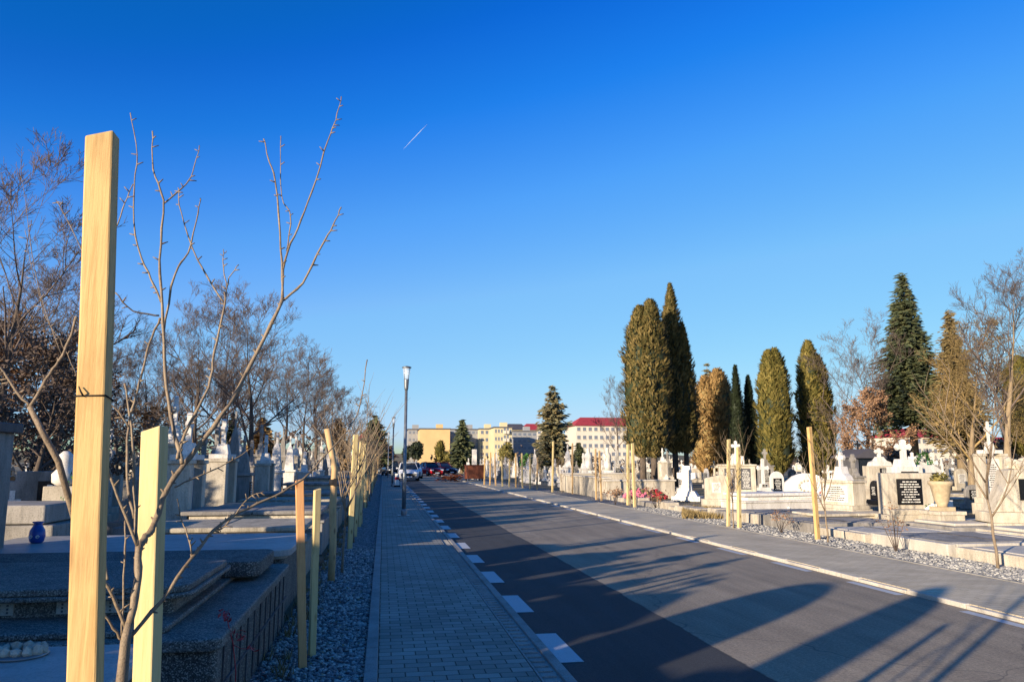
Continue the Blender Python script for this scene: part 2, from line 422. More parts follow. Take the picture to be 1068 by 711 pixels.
def pebbles(name, x0, x1, y0, y1, z, n, r0, r1, seed, label):
    rn = random.Random(seed); b = MB()
    for i in range(n):
        u = rn.random()**1.5; y = y0+(y1-y0)*u; r = rn.uniform(r0, r1)
        b.blob((rn.uniform(x0, x1), y, z+r*.35), r, rn, sq=.75)
    return tag(b.build(name, M['pebble']), label, 'gravel', None, 'stuff')
pebbles('gravel', -.91, -.12, 4.6, 15, .01, 9000, .010, .024, 5, 'loose grey gravel between the tombs and the left pavement')
pebbles('gravel', 8.24, 9.24, 8.2, 26, .04, 9500, .014, .032, 6, 'loose pale gravel strip between the right pavement and the graves')

# far land
b = MB(); n = 90
for i in range(n):
    x = -1600+3600*i/(n-1); h = 8+14*noise.noise(Vector((x*.002, 3, 0)))+6*noise.noise(Vector((x*.008, 7, 0)))
    b.v += [(x, 1500, -1), (x, 1560, max(3, h+8))]
    if i: k = 2*i; b.f.append((k-2, k, k+1, k-1)); b.sm.append(True)
o = b.build('hills', plain('far_hill', '5d5a4c', .95, var=.2, scale=.01)); o['kind'] = 'structure'

# contrail
b = MB(); p0 = ray(421, 155)*3500; p1 = ray(446, 129)*3500
b.tube([p0, p0.lerp(p1, .3), p0.lerp(p1, .7), p1], [.3, 1.0, 1.4, .3], 6)
tag(b.build('contrail', m_plate('ice_trail', 'b4c4e0')), 'short thin white contrail alone in the upper sky', 'contrail')

# ------------------------------------------------------------------ stakes
def stake_mesh(x, y, zt, w, t, lean=(0, 0), rz=0, rnd=None):
    b = MB(); vs = []; n = 7
    for i in range(n):
        k = i/(n-1); z = -.05+(zt+.05)*k
        wob = (rnd.uniform(-1, 1)*.0015, rnd.uniform(-1, 1)*.0015) if rnd else (0, 0)
        for sx, sy in ((-1,-1),(1,-1),(1,1),(-1,1)):
            px, py = sx*w/2, sy*t/2
            zz = z+(.008*sx if i == n-1 else 0)
            vs.append((px*cos(rz)-py*sin(rz)+lean[0]*k+wob[0], px*sin(rz)+py*cos(rz)+lean[1]*k+wob[1], zz))
    fs = [(3,2,1,0), tuple(range(4*n-4, 4*n))]
    for i in range(n-1):
        for k in range(4):
            fs.append((4*i+k, 4*i+(k+1) % 4, 4*i+4+(k+1) % 4, 4*i+4+k))
    b.add(vs, fs); return b
def stake(x, y, zt, w, t, mat, label, lean=(0,0), rz=0, group='wooden tree stakes', z0=0, seed=0, bev=.004):
    o = stake_mesh(x, y, zt, w, t, lean, rz, random.Random(seed)).build('tree_stake', M[mat], bevel=bev)
    o.location = (x, y, z0); return tag(o, label, 'stake', group)
GL, GR = 'stakes along the left gravel strip', 'stakes along the right gravel strip'
dA, dB = 1.62, 2.12
A = at_depth(92, 481, dA); At = at_depth(105, 143, dA)
stake(-.474, dA, At.z, .052, .045, 'wood_gold', 'tallest golden timber stake in the left foreground, reaching far into the sky', (-.108, 0), R(1), GL, seed=1)
Bt = at_depth(158.5, 447, dB)
stake(-.520, dB, Bt.z, .05, .047, 'wood_pale', 'pale yellow square stake just right of the sapling trunk in the foreground', (-.058, 0), R(-13), GL, seed=2)
def stk(px0, py0, px1, py1, w, mat, label, t=None, group=GL, z=0.0, rz=.3, seed=3):
    p = on_plane(px0, py0, z); q = at_depth(px1, py1, p.y)
    return stake(p.x, p.y, q.z, w, t or w*.8, mat, label, (q.x-p.x, 0), rz, group, seed=seed)
stk(316, 698, 312.5, 500, .062, 'wood_orange', 'orange-brown stake with flat top, left of a leaning pair by the dark tomb', rz=.25, seed=4)
stk(325, 686, 331, 510, .055, 'wood_pale', 'pale stake with slanted top leaning right beside the orange-brown stake', rz=.5, seed=5)
# peeled round pole with a strap
p = on_plane(345, 607); q = at_depth(341, 447, p.y)
b = MB(); b.tube([(0,0,-.05),(.012,0,.5),(-.01,0,1.0),(.0,0,1.5),(q.x-p.x,0,q.z)], [.05,.047,.05,.045,.042], 9)
pole = empty('tree_stake', (p.x, p.y, 0), 0, 'crooked peeled round pole with a dark strap, behind the leaning pair', 'stake', GL)
b.build('pole', M['wood_bark'], pole)
b = MB(); b.tube([(-.015,0,1.28),(-.015,0,1.36)], [.056,.056], 9); b.box(.02, -.06, 1.27, .05, .02, .1); b.build('strap', M['rubber'], pole)
p = on_plane(364.5, 573); stk(364.5, 573, 371, 453, .085, 'wood_pale', 'thick pale stake, the brightest of the row beyond the crooked round pole', seed=6)
stk(370, 560, 377, 461, .07, 'wood_pale', 'pale stake right behind the thick bright one', seed=7)

zt_ = at_depth(95, 414, dA).z; xo = -.474-.108*zt_/At.z
b = MB(); hw, ht = .028, .0245
b.tube([(xo-hw, dA-ht, zt_), (xo+hw, dA-ht, zt_+.002), (xo+hw, dA+ht, zt_-.004), (xo-hw, dA+ht, zt_), (xo-hw, dA-ht, zt_)], [.0016]*5, 5)
b.tube([(xo-hw*.4, dA-ht-.001, zt_), (xo-hw*.5, dA-ht-.008, zt_+.008), (xo-hw*.7, dA-ht-.004, zt_+.018)], [.002,.0016,.0012], 5)
tag(b.build('tie_wire', M['rubber']), 'thin dark wire twisted round the tall golden stake', 'wire')

# ------------------------------------------------------------------ foreground sapling traced limb by limb
def limb(b, pts, d0, d1, r0, r1, n=7, jit=0, rnd=None, nodes=True):
    P = [at_depth(x, y, d0+(d1-d0)*i/(len(pts)-1)) for i, (x, y) in enumerate(pts)]
    # smooth by Catmull-Rom
    Q = []; Rr = []
    L = len(P)
    for i in range(L-1):
        a, c, d, e = P[max(i-1, 0)], P[i], P[i+1], P[min(i+2, L-1)]
        for k in range(4):
            t = k/4
            q = .5*((2*c)+(d-a)*t+(2*a-5*c+4*d-e)*t*t+(3*c-a-3*d+e)*t**3)
            Q.append(q); Rr.append(.68*(r0+(r1-r0)*((i+t)/(L-1))))
    Q.append(P[-1]); Rr.append(r1)
    rr = rnd or random.Random(1)
    for i in range(1, len(Q)-1):
        Q[i] += Vector((rr.uniform(-1, 1), 0, rr.uniform(-1, 1)))*.0016
        if i % 3 == 0: Rr[i] *= 1.18
    b.tube(Q, Rr, n)
    # buds / spurs
    if nodes:
        for i in range(2, len(Q)-1):
            if rr.random() < .5:
                s = rr.choice((-1, 1)); d = (Q[i+1]-Q[i]).normalized()
                side = Vector((d.z, rr.uniform(-.5, .5), -d.x))*s
                e = Q[i]+(d*.5+side)*rr.uniform(.007, .016)
                b.tube([Q[i], e], [Rr[i]*.7+.0008, .0012], 4)
    return Q
d = 1.78
rn = random.Random(12)
base = at_depth(127, 711, d); base.z = 0
sap = empty('sapling', (base.x, d, 0), 0, 'bare young tree between the two foreground stakes, twigs high in the sky', 'young tree', 'young bare trees along the left strip')
off = Matrix.Translation((-base.x, -d, 0))
def shift(b):
    b.v = [(v[0]-base.x, v[1]-d, v[2]) for v in b.v]; return b
tb = MB()
g0 = Vector((base.x-.01, d, -.03)); 
tp = [at_depth(x, y, d) for x, y in ((124, 760), (127, 711), (131, 668), (135, 648))]
tb.tube([g0, Vector((base.x-.018, d, .35)), Vector((base.x-.01, d, .75))]+tp, [.017, .015, .0135, .0125, .0115, .010, .0082], 10)
shift(tb).build('trunk', M['sap_bark'], sap)
bb = MB()
MAIN = [(135,650),(143,612),(145,575),(150,562),(160,549),(170,520),(182,497),(205,468),(239,422),(261,382),(289,326),(295,311)]
limb(bb, MAIN, d, d+.25, .0118, .0058, 8, rnd=rn)
for pts, a0, a1, r0, r1 in (
    ([(295,311),(293,260),(287,190),(280,165),(275,145)], .25, .30, .0045, .0018),
    ([(294,312),(297,271),(311,238),(325,200),(342,147),(350,125),(356,101)], .25, .32, .005, .0016),
    ([(294,314),(316,295),(335,257),(347,236),(356,216)], .25, .2, .0048, .0018),
    ([(299,262),(303,225),(294,204),(293,142)], .27, .3, .0028, .0014),
    ([(190,483),(183,455),(174,404),(170,336),(167,271),(170,209),(160,176),(159,137)], .1, .3, .0078, .002),
    ([(171,345),(182,286),(196,264),(206,223),(209,207)], .2, .3, .0046, .0018),
    ([(170,213),(191,195),(201,180),(208,152)], .25, .3, .0032, .0015),
    ([(168,315),(158,292),(143.5,257),(139,204),(143.5,161),(136,118)], .2, .25, .0042, .0016),
    ([(122,236),(130,212),(139,192)], .2, .2, .0026, .0016),
    ([(185,478),(193,453),(217,404),(224,367),(234,317),(234,305)], .1, .28, .006, .0032),
    ([(234,316),(206,271),(189,223),(186,196)], .28, .34, .0036, .0016),
    ([(235,312),(239,290),(249,276)], .28, .3, .0028, .0016),
    ([(237,300),(232,271),(236,262)], .28, .3, .0024, .0014),
    ([(166,329),(139,324),(120,305)], .2, .15, .0032, .0018),
    ([(140,540),(133,500),(134,444),(146,398),(155,360),(167,332)], .05, .2, .0052, .0036),
    ([(134,445),(120,425),(111,420)], .1, .1, .0035, .0024),
    ([(143,568),(141,530),(137,445),(130,400)], .02, .08, .0058, .003),
    ([(143,569),(123,518),(110,481),(104,470)], .02, .0, .0052, .0032),
    ([(133,667),(168,626),(200,581),(223,553),(250,534),(286,517),(317,499),(340,474),(362,449),(375,424),(383,375)], .0, .5, .0068, .0017),
    ([(200,578),(197,560),(190,543),(185,520)], .1, .15, .003, .0015),
    ([(224,553),(235,548),(258,520),(275,512)], .18, .2, .0028, .0014),
    ([(131,654),(118,622),(108,604)], .0, -.02, .0058, .0045),
    ([(127,667),(115,650),(106,634)], .0, -.02, .0042, .0035),
    ([(127,663),(129,600),(131,552),(130,535)], .02, .1, .0034, .0026),
    ([(112,604),(106,570),(103,550)], -.02, .1, .0045, .0036),
    ([(182,508),(205,497),(235,484),(263,467)], .1, .2, .003, .0015),
):
    limb(bb, pts, d+a0, d+a1, r0, r1, 6, rnd=rn)
shift(bb).build('branches', M['sap_twig'], sap)
# second sapling, leaning at the left edge
d2 = 1.72
base = at_depth(96, 640, d2+.15); base.z = 0; d = d2+.15
sap2 = empty('sapling', (base.x, d, 0), 0, 'thin forked yellowish sapling stem leaning left past the tall golden stake', 'young tree', 'young bare trees along the left strip')
tb = MB(); tb.tube([Vector((base.x+.02, d, -.03)), Vector((base.x+.012, d, .6)), at_depth(93, 610, d), at_depth(79,545,d2+.1), at_depth(61,481,d2), at_depth(44,450,d2), at_depth(31,424,d2)], [.0115,.0095,.008,.0072,.0066,.006,.0056], 8)
shift(tb).build('trunk', M['sap_bark'], sap2)
bb = MB()
for pts, a0, a1, r0, r1 in (
    ([(31,424),(48,396),(62,376),(72,355),(80,330)], 0, 0, .0052, .0038),
    ([(31,424),(14,404),(0,382),(-30,340)], 0, 0, .0045, .003),
    ([(80,392),(66,360),(48,330),(36,290),(26,240)], .1, .1, .0016, .0008),
    ([(98,300),(86,262),(62,215),(60,211)], .1, .1, .002, .0012),
    ([(65,372),(40,300),(28,220),(22,185)], .2, .2, .0014, .0007)):
    limb(bb, pts, d2+a0, d2+a1, r0, r1, 6, rnd=rn)
shift(bb).build('branches', M['sap_bark'], sap2)

b = MB(); rr = random.Random(55)
for _ in range(70):
    cx, cy = -.9+rr.random()**2*.22, 5.5+rr.random()**1.3*22
    for q in range(26):
        a = rr.uniform(0, 2*pi); u = Vector((cos(a), sin(a), 0))*.006; hh = rr.uniform(.03, .13)
        p_ = Vector((cx+rr.gauss(0,.03), cy+rr.gauss(0,.06), .012)); b.add([p_-u, p_+u, p_+Vector((cos(a+1)*hh*.5, sin(a+1)*hh*.5, hh))], [(0,1,2)])
for _ in range(260):
    p_ = Vector((rr.uniform(-.9, -.1), 4.8+rr.random()**1.5*16, .03)); a = rr.uniform(0, pi); u = Vector((cos(a), sin(a), rr.uniform(-.3,.3)))*rr.uniform(.012,.028); w = Vector((-sin(a), cos(a), .3))*.014
    b.leaf(p_, u, w)
tag(b.build('weeds', M['grass']), 'dry weeds and fallen leaves along the foot of the left tombs', 'weeds', None, 'stuff')

# ------------------------------------------------------------------ generic small saplings
def small_sapling(seed, h=2.6, mat='sap_twig'):
    rn = random.Random(seed); o = empty('sapling')
    b = MB(); x = [0, 0]; P = []
    fk = h*.42
    for i in range(6):
        P.append(Vector((x[0], x[1], fk*i/5-.03*(i == 0)))); x[0] += rn.uniform(-.03, .03); x[1] += rn.uniform(-.02, .02)
    b.tube(P, [.022-.002*i for i in range(6)], 6); b.build('trunk', M['sap_bark'], o)
    c = MB(); top = P[-1]
    def br(p, dr, L, r, lv):
        Q = [p]; dd = Vector(dr).normalized()
        for i in range(5):
            dd = (dd+Vector((rn.uniform(-.16,.16), rn.uniform(-.16,.16), .07))).normalized(); Q.append(Q[-1]+dd*L/5)
        c.tube(Q, [r*(1-.15*i) for i in range(6)], 4)
        if lv:
            for k in range(2+lv):
                i = rn.randint(1, 4); a = rn.uniform(0, 2*pi)
                br(Q[i], dd+Vector((cos(a), sin(a), .25))*.75, L*rn.uniform(.4, .65), r*.55, lv-1)
    for k in range(5):
        a = 2*pi*k/5+rn.uniform(-.4, .4); br(P[-1-(k % 3)], (cos(a)*.5, sin(a)*.5, 1), (h-fk)*rn.uniform(.7, 1), .012, 2)
    c.build('branches', M[mat], o); return proto(o)
SAP = [small_sapling(30+i) for i in range(4)]
rn = random.Random(77)
GSL, GSR = 'young bare trees along the left strip', 'young bare trees along the right strip'
near_sap = {0: 'slim bare sapling beside the crooked round pole', 1: 'slim bare sapling behind the thick pale stake'}
ys = [11.8, 16.2, 20.5, 24.5, 28.5, 33, 37.5, 42, 47, 52, 58, 64, 70, 77]
for i, y in enumerate(ys):
    lab = near_sap.get(i, 'thin bare sapling in the receding row left of the pavement')
    copy_thing(SAP[i % 4], (-.6+rn.uniform(-.08, .08), y, 0), rn.uniform(0, 6), lab, GSL if i > 1 else 'young bare trees along the left strip', rn.uniform(.95, 1.2), 'young tree')
    if i > 1:
        for k in (-.45, .45):
            hh = rn.uniform(1.85, 2.15); w = rn.uniform(.06, .08)
            if y < 26:
                lab = 'pale stake of the left row, %s the %s gap past the thick bright one' % ('before' if k < 0 else 'after', {2: 'first', 3: 'second'}[i])
            else: lab = 'thin pale stake in the receding far part of the left row'
            stake(-.6+rn.uniform(-.07, .07), y+k, hh, w, w*.9, rn.choice(['wood_pale', 'wood_bark', 'wood_gold']), lab, (rn.uniform(-.08, .12), 0), rn.uniform(0, .6), GL, seed=i)
# right row
def rstk(px0, py0, px1, py1, w, mat, label, seed=3):
    return stk(px0, py0, px1, py1, w, mat, label, group=GR, z=.04, seed=seed)
rstk(853, 563, 844, 445, .085, 'wood_gold', 'tall golden stake leaning left in front of the white headstones at right', 11)
rstk(759.5, 549, 760, 458, .075, 'wood_pale', 'pale stake, left one of the close pair before the dark thujas', 12)
rstk(771, 551, 770, 466, .085, 'wood_pale', 'pale stake, right one of the close pair before the dark thujas', 13)
rstk(655, 526.5, 655, 463, .09, 'wood_pale', 'pale stake, left one of the tied pair before the tallest thujas', 14)
rstk(662, 528.5, 659.5, 462, .09, 'wood_pale', 'pale stake, right one of the tied pair before the tallest thujas', 15)
rstk(622, 521, 621, 468, .07, 'wood_bark', 'grey-brown stake, left one of the dull pair by the low wall', 16)
rstk(627.5, 522, 625, 470, .07, 'wood_bark', 'grey-brown stake, right one of the dull pair by the low wall', 17)
rstk(597, 515, 597, 462, .07, 'wood_bark', 'dark weathered stake at the corner of the pale low wall', 18)
rstk(576, 513, 577, 460, .08, 'wood_pale', 'pale stake in front of the brown conifer at middle distance', 19)
for i, x in enumerate([560, 553, 545, 538, 531, 524, 517, 511, 505]):
    t = (x-436.8)/(565-436.8); yb = 498+t*11.5
    rstk(x, yb+1.2, x+rn.uniform(-1, 1), yb-rn.uniform(30, 40)*(.62+.38*t), .08, rn.choice(['wood_pale', 'wood_bark', 'wood_gold']), 'thin stake in the receding far part of the right row', 20+i)
for (px, py, s, lab) in ((863.5, 566, .92, 'thin dark sapling just right of the leaning golden stake'), (1041, 593, 1.15, 'bare forked sapling in the gravel at the far right'),
                    (765, 551, .9, 'bare sapling between the close pair of pale stakes'), (658, 528, .8, 'bare sapling between the tied pair of stakes'),
                    (624, 522, .8, 'bare sapling between the dull grey-brown stakes'), (586, 514, .8, 'bare sapling before the brown conifer'),
                    (557, 510, .8, None), (541, 508, .8, None), (528, 506, .8, None), (514, 505, .8, None)):
    p = on_plane(px, py, .04)
    copy_thing(SAP[rn.randint(0, 3)], (p.x, p.y, .03), rn.uniform(0, 6), lab or 'thin bare sapling in the receding far part of the right row', GSR, s, 'young tree')
tagp = None

# ------------------------------------------------------------------ street lamps
def lamp():
    o = empty('street_lamp')
    b = MB(); b.box(0, 0, .0, .36, .36, .02); b.lathe(0, 0, [(.085,.02),(.085,.16),(.06,.2)], 14); b.build('base_plate', M['metal'], o, bevel=.004)
    b = MB(); b.lathe(0, 0, [(.06,.2),(.06,1.1),(.052,1.15),(.042,3.72)], 14); b.build('pole', M['metal'], o)
    l = MB(); l.lathe(0, 0, [(.045,3.68),(.06,3.74),(.065,3.8),(.075,3.98),(.078,4.02)], 14); lc = l.build('lamp_collar', M['metal'], o)
    g = MB(); g.lathe(0, 0, [(.075,4.0),(.12,4.36)], 14); g.build('lamp_glass', M['lampglass'], o)
    c = MB(); c.lathe(0, 0, [(.14,4.36),(.145,4.385),(.11,4.40),(.02,4.42)], 14); c.build('lamp_cap', M['metal'], o)
    for k in range(4):
        a = pi/4+k*pi/2; f = MB(); f.tube([(.077*cos(a), .077*sin(a), 4.0), (.122*cos(a), .122*sin(a), 4.37)], [.007,.007], 4); f.build('frame_rod', M['dark_metal'], o)
    return proto(o)
LP = lamp()
for (px, py, lab) in ((421, 537.5, 'nearest slim grey street lamp with a glass lantern standing on the pavement'),
                      (409, 507, 'second street lamp down the pavement, beside the white marker post'),
                      (404.5, 498, 'third and farthest street lamp at the pavement end')):
    p = on_plane(px, py, .03); copy_thing(LP, (p.x, p.y, .03), 0, lab, 'street lamps on the left pavement', 1.0, 'street lamp')
# marker post by the second lamp
p = on_plane(414, 507.5, .03)
o = empty('marker_post', (p.x, p.y, .03), 0, 'short white and red marker post at the foot of the second street lamp', 'post')
b = MB(); b.box(0,0,0,.4,.3,.1); b.build('base', M['rubber'], o, bevel=.01)
b = MB(); b.box(0,0,.1,.26,.078,.72); b.build('panel', M['flower_white'], o, bevel=.01)
b = MB(); b.box(0,0,.44,.26,.082,.178); b.build('stripe', M['flower_red'], o)

# ------------------------------------------------------------------ cars
def car(paint, label, loc, rz, suv=False):
    o = empty('parked_car', loc, rz, label, 'car', 'cars at the far end of the road')
    Wd = .86; hr = 1.5 if not suv else 1.65
    # stations along y (front at -y): (y, z_low, z_belt, half width)
    st = [(-2.12,.32,.62,.66),(-2.02,.22,.74,.8),(-1.2,.2,.92,.86),(-.6,.2,.98,.88),(.9,.2,.98,.88),(1.75,.22,.96,.86),(2.08,.26,.86,.8),(2.15,.36,.66,.7)]
    b = MB(); vs = []; fs = []
    for (y, zl, zb, w) in st:
        vs += [(-w*.9,y,zl),(-w,y,zl+.18),(-w,y,(zl+zb)/2+.08),(-w*.93,y,zb),(w*.93,y,zb),(w,y,(zl+zb)/2+.08),(w,y,zl+.18),(w*.9,y,zl)]
    n = len(st)
    for i in range(n-1):
        for k in range(8): k2 = (k+1) % 8; fs.append((i*8+k, i*8+k2, i*8+8+k2, i*8+8+k))
    fs += [tuple(range(8)), tuple(range(8*n-1, 8*n-9, -1))]
    b.add(vs, fs, True)
    body = b.build('body', M[paint], o)
    b = MB(); R0 = [(-.95,.97,.78),(-.3,hr-.06,.6),(.1,hr,.62),(.9,hr-.02,.6),(1.75,.96,.76)]; vs = []
    for (y, z, w) in R0: vs += [(-w,y,z),(w,y,z)]
    vs2 = [(-.8,-.95,.95),(.8,-.95,.95),(-.8,1.75,.94),(.8,1.75,.94)]
    b.add(vs, [(0,1,3,2),(2,3,5,4),(4,5,7,6),(6,7,9,8)], True)
    # side glass
    s1 = [(-w,y,z) for (y,z,w) in R0]; s2 = [(w,y,z) for (y,z,w) in R0]
    b.add(s1, [(0,1,2,3,4)]); b.add(s2, [(4,3,2,1,0)])
    b.build('window', M['glass'], o)
    b = MB(); b.slab([(-.58,-.3),(.58,-.3),(.6,.9),(-.6,.9)], hr-.02, hr+.025)
    for s in (-1, 1):
        b.tube([(s*.77,-.93,.97),(s*.6,-.3,hr-.03)], [.035,.035], 5); b.tube([(s*.77,1.72,.97),(s*.6,.9,hr-.03)], [.05,.05], 5); b.tube([(s*.8,.25,.97),(s*.61,.25,hr-.01)], [.03,.03], 5)
    b.build('roof', M[paint], o)
    for s in (-1, 1):
        b = MB(); b.box(s*.6, -2.075, .6, .34, .1, .13); b.build('headlight', M['headlamp'], o, bevel=.02)
        b = MB(); b.box(s*.66, 2.1, .66, .26, .1, .16); b.build('tail_light', M['carred'], o, bevel=.02)
        b = MB(); b.box(s*.95, -.62, .98, .16, .1, .13); b.build('mirror', M[paint], o, bevel=.02)
        for yy in (-1.35, 1.35):
            t = MB(); t.tube([(s*.68, yy, .31), (s*.885, yy, .31)], [.31, .31], 18); w = t.build('wheel', M['rubber'], o)
            t = MB(); t.tube([(s*.87, yy, .31), (s*.893, yy, .31)], [.2, .2], 12); t.build('rim', M['metal'], w)
    b = MB(); b.box(0, -2.12, .4, .9, .03, .12); b.build('grille', M['rubber'], o)
    b = MB(); b.box(0, -2.14, .3, .5, .02, .09); b.build('number_plate', M['headlamp'], o)
    return o
car('carwhite', 'white car facing the camera in the shaded left lane', (2.1, 68, 0), 0)
car('carwhite', 'pale car right behind the leading white car', (2.8, 77.5, 0), .03)
car('carred', 'red car parked on the right side at the end of the road', (5.2, 90, 0), .35)
car('carmaroon', 'dark maroon car next to the red car', (7.0, 95, 0), .5)
car('cardark', 'dark car in the shade left of the white car', (.9, 92, 0), .15, True)
car('cardark', 'black car farthest back beyond the other cars', (-1.5, 112, 0), 1.2)

# ------------------------------------------------------------------ monuments (front = local -Y)
def cross_outline(cx, z0, w, h, t, bud=True):
    a = t/2; az = z0+h*.62; k = t*.35 if bud else 0
    return [(cx-a, z0), (cx+a, z0), (cx+a, az-a), (cx+w/2-k, az-a), (cx+w/2-k, az-a-k*.6), (cx+w/2, az-a*.5), (cx+w/2+k*.4, az), (cx+w/2, az+a*.5), (cx+w/2-k, az+a+k*.6), (cx+w/2-k, az+a),
            (cx+a, az+a), (cx+a, z0+h-k), (cx+a+k*.6, z0+h-k), (cx+a*.5, z0+h), (cx, z0+h+k*.4), (cx-a*.5, z0+h), (cx-a-k*.6, z0+h-k), (cx-a, z0+h-k), (cx-a, az+a),
            (cx-w/2+k, az+a), (cx-w/2+k, az+a+k*.6), (cx-w/2, az+a*.5), (cx-w/2-k*.4, az), (cx-w/2, az-a*.5), (cx-w/2+k, az-a-k*.6), (cx-w/2+k, az-a), (cx-a, az-a)]
def inscription(parent, x0, x1, z0, z1, y, seed, mat='letters', n=None):
    rn = random.Random(seed); b = MB(); n = n or max(3, int((z1-z0)/.055)); hh = (z1-z0)/n
    for i in range(n):
        z = z1-hh*(i+.75); L = (x1-x0)*rn.uniform(.45, .9); x = (x0+x1)/2-L/2; e = x+L
        while x < e:
            w = rn.uniform(.03, .1); b.box(min(x+w/2, e), y, z, min(w, .09), .004, hh*.42); x += w+.02
    return b.build('inscription', M[mat], parent)
def plaque(o, cx, z0, w, h, y, mat='black_granite', seed=1, lm='letters', name='plaque'):
    b = MB(); b.box(cx, y-.012, z0, w, .024, h); p = b.build(name, M[mat], o)
    inscription(p, cx-w*.42, cx+w*.42, z0+h*.06, z0+h*.94, y-.0255, seed, lm)
    return p
BV = .012
def m_cross_box(body='cream_stone', top='white_stone', w=1.05, h=1.15, t=.42, ch=.6, seed=1, pl=True, plm='black_granite', lm='letters'):
    o = empty('gravestone')
    b = MB(); b.box(0,0,0,w+.2,t+.2,.2); b.box(0,0,.2,w+.08,t+.08,.1); b.build('base', M[body], o, BV)
    b = MB(); b.box(0,0,.3,w,t,h-.3); b.build('body', M[body], o, BV)
    b = MB(); b.box(0,0,h,w+.1,t+.1,.07); b.prism([(-w*.34,h+.07),(w*.34,h+.07),(w*.26,h+.17),(.16,h+.2),(.12,h+.34),(-.12,h+.34),(-.16,h+.2),(-w*.26,h+.17)], -t*.3, t*.3)
    b.build('cornice', M[top], o, BV)
    b = MB(); b.prism(cross_outline(0, h+.34, ch*.62, ch, .12), -.06, .06); b.build('cross', M[top], o, .008)
    if pl: plaque(o, 0, .52, w*.5, (h-.3)*.62, -t/2, plm, seed, lm)
    return proto(o)
def m_obelisk(mat='white_stone', h=2.3, w=.42, seed=2):
    o = empty('obelisk_gravestone')
    b = MB(); b.box(0,0,0,w+.35,w+.35,.25); b.box(0,0,.25,w+.18,w+.18,.2); b.build('base', M[mat], o, BV)
    b = MB(); b.box(0,0,.45,w,w,.75); b.box(0,0,1.2,w+.1,w+.1,.08); b.build('pedestal', M[mat], o, BV)
    b = MB(); b.box(0,0,1.28,w*.8,w*.8,h-1.55,.62,.62); b.box(0,0,h-.27,w*.5,w*.5,.22,.05,.05); b.build('shaft', M[mat], o, BV)
    b = MB(); b.prism(cross_outline(0, h-.1, .2, .34, .055), -.03, .03); b.build('cross', M[mat], o)
    plaque(o, 0, .55, w*.72, .5, -w/2, 'black_granite', seed); return proto(o)
def m_arch(mat='white_stone', w=.85, h=1.05, t=.16, seed=3, pl='black_granite', lm='letters'):
    o = empty('gravestone')
    b = MB(); b.box(0,0,0,w+.25,t+.25,.2); b.build('base', M[mat], o, BV)
    pts = [(-w/2,.2),(w/2,.2),(w/2,h*.72)]+[(w/2*cos(a), h*.72+h*.28*sin(a)) for a in [pi*k/10 for k in range(1, 10)]]+[(-w/2,h*.72)]
    b = MB(); b.prism(pts, -t/2, t/2); b.build('headstone', M[mat], o, BV)
    plaque(o, 0, .36, w*.6, h*.42, -t/2, pl, seed, lm); return proto(o)
def m_bigcross(mat='white_stone', h=1.7, seed=4):
    o = empty('cross_gravestone')
    b = MB(); b.box(0,0,0,.8,.5,.2); b.box(0,0,.2,.6,.38,.2); b.box(0,0,.4,.44,.3,.18,.8,.85); b.build('base', M[mat], o, BV)
    b = MB(); b.prism(cross_outline(0,.58,(h-.58)*.6,h-.58,.16), -.07, .07); b.build('cross', M[mat], o, .008)
    plaque(o, 0, .42, .26, .12, -.155, 'black_granite', seed); return proto(o)
def m_twin(panel='shade_blue', body='cream_stone', seed=5, w=1.35, h=1.55):
    o = empty('pillared_gravestone')
    b = MB(); b.box(0,0,0,w+.3,.7,.3); b.box(0,0,.3,w+.12,.55,.15); b.build('base', M[body], o, BV)
    for s in (-1, 1):
        b = MB(); b.box(s*(w/2-.16),0,.45,.3,.42,h-.45); b.box(s*(w/2-.16),0,h,.36,.48,.07); b.build('pillar', M[body], o, BV)
    b = MB(); b.box(0,.05,.45,w-.62,.2,h-.52); p = b.build('panel', M[panel], o)
    inscription(p, -w*.2, w*.2, .7, h-.2, -.053, seed, 'dark_letters')
    b = MB(); b.box(0,0,h+.07,w*.72,.4,.1); b.box(0,0,h+.17,.34,.3,.22,.7,.7); b.build('lintel', M['white_stone'], o, BV)
    b = MB(); b.prism(cross_outline(0,h+.39,.3,.55,.09), -.045, .045); b.build('cross', M['white_stone'], o)
    return proto(o)
def m_step(mat='cream_stone', seed=6, w=1.1):
    o = empty('gravestone')
    b = MB(); b.box(0,0,0,w+.3,.6,.3); b.build('base', M[mat], o, BV)
    b = MB(); b.prism([(-w/2,.3),(w/2,.3),(w/2,.72),(w*.34,.72),(w*.34,1.0),(w*.2,1.12),(.12,1.2),(-.12,1.2),(-w*.2,1.12),(-w*.34,1.0),(-w*.34,.72),(-w/2,.72)], -.14, .14); b.build('headstone', M[mat], o, BV)
    plaque(o, 0, .45, w*.42, .5, -.14, 'black_granite', seed)
    b = MB(); b.prism(cross_outline(0,1.2,.26,.42,.08), -.04, .04); b.build('cross', M[mat], o); return proto(o)
def m_chapel(seed=7):
    o = empty('small_mausoleum')
    b = MB(); b.box(0,0,0,1.5,1.5,.25); b.box(-.6,0,.25,.14,1.3,1.35); b.box(.6,0,.25,.14,1.3,1.35); b.box(0,.6,.25,1.06,.1,1.35); b.build('walls', M['dark_stone'], o, BV)
    b = MB(); b.prism([(-.8,1.6),(.8,1.6),(.8,1.68),(0,2.0),(-.8,1.68)], -.8, .8); b.build('roof', M['roofdark'], o)
    b = MB(); b.prism(cross_outline(0,1.95,.26,.42,.06), -.03, .03); b.build('cross', M['dark_metal'], o)
    b = MB(); b.box(0,-.55,.25,1.06,.05,1.33); b.build('door', M['cardark'], o); return proto(o)
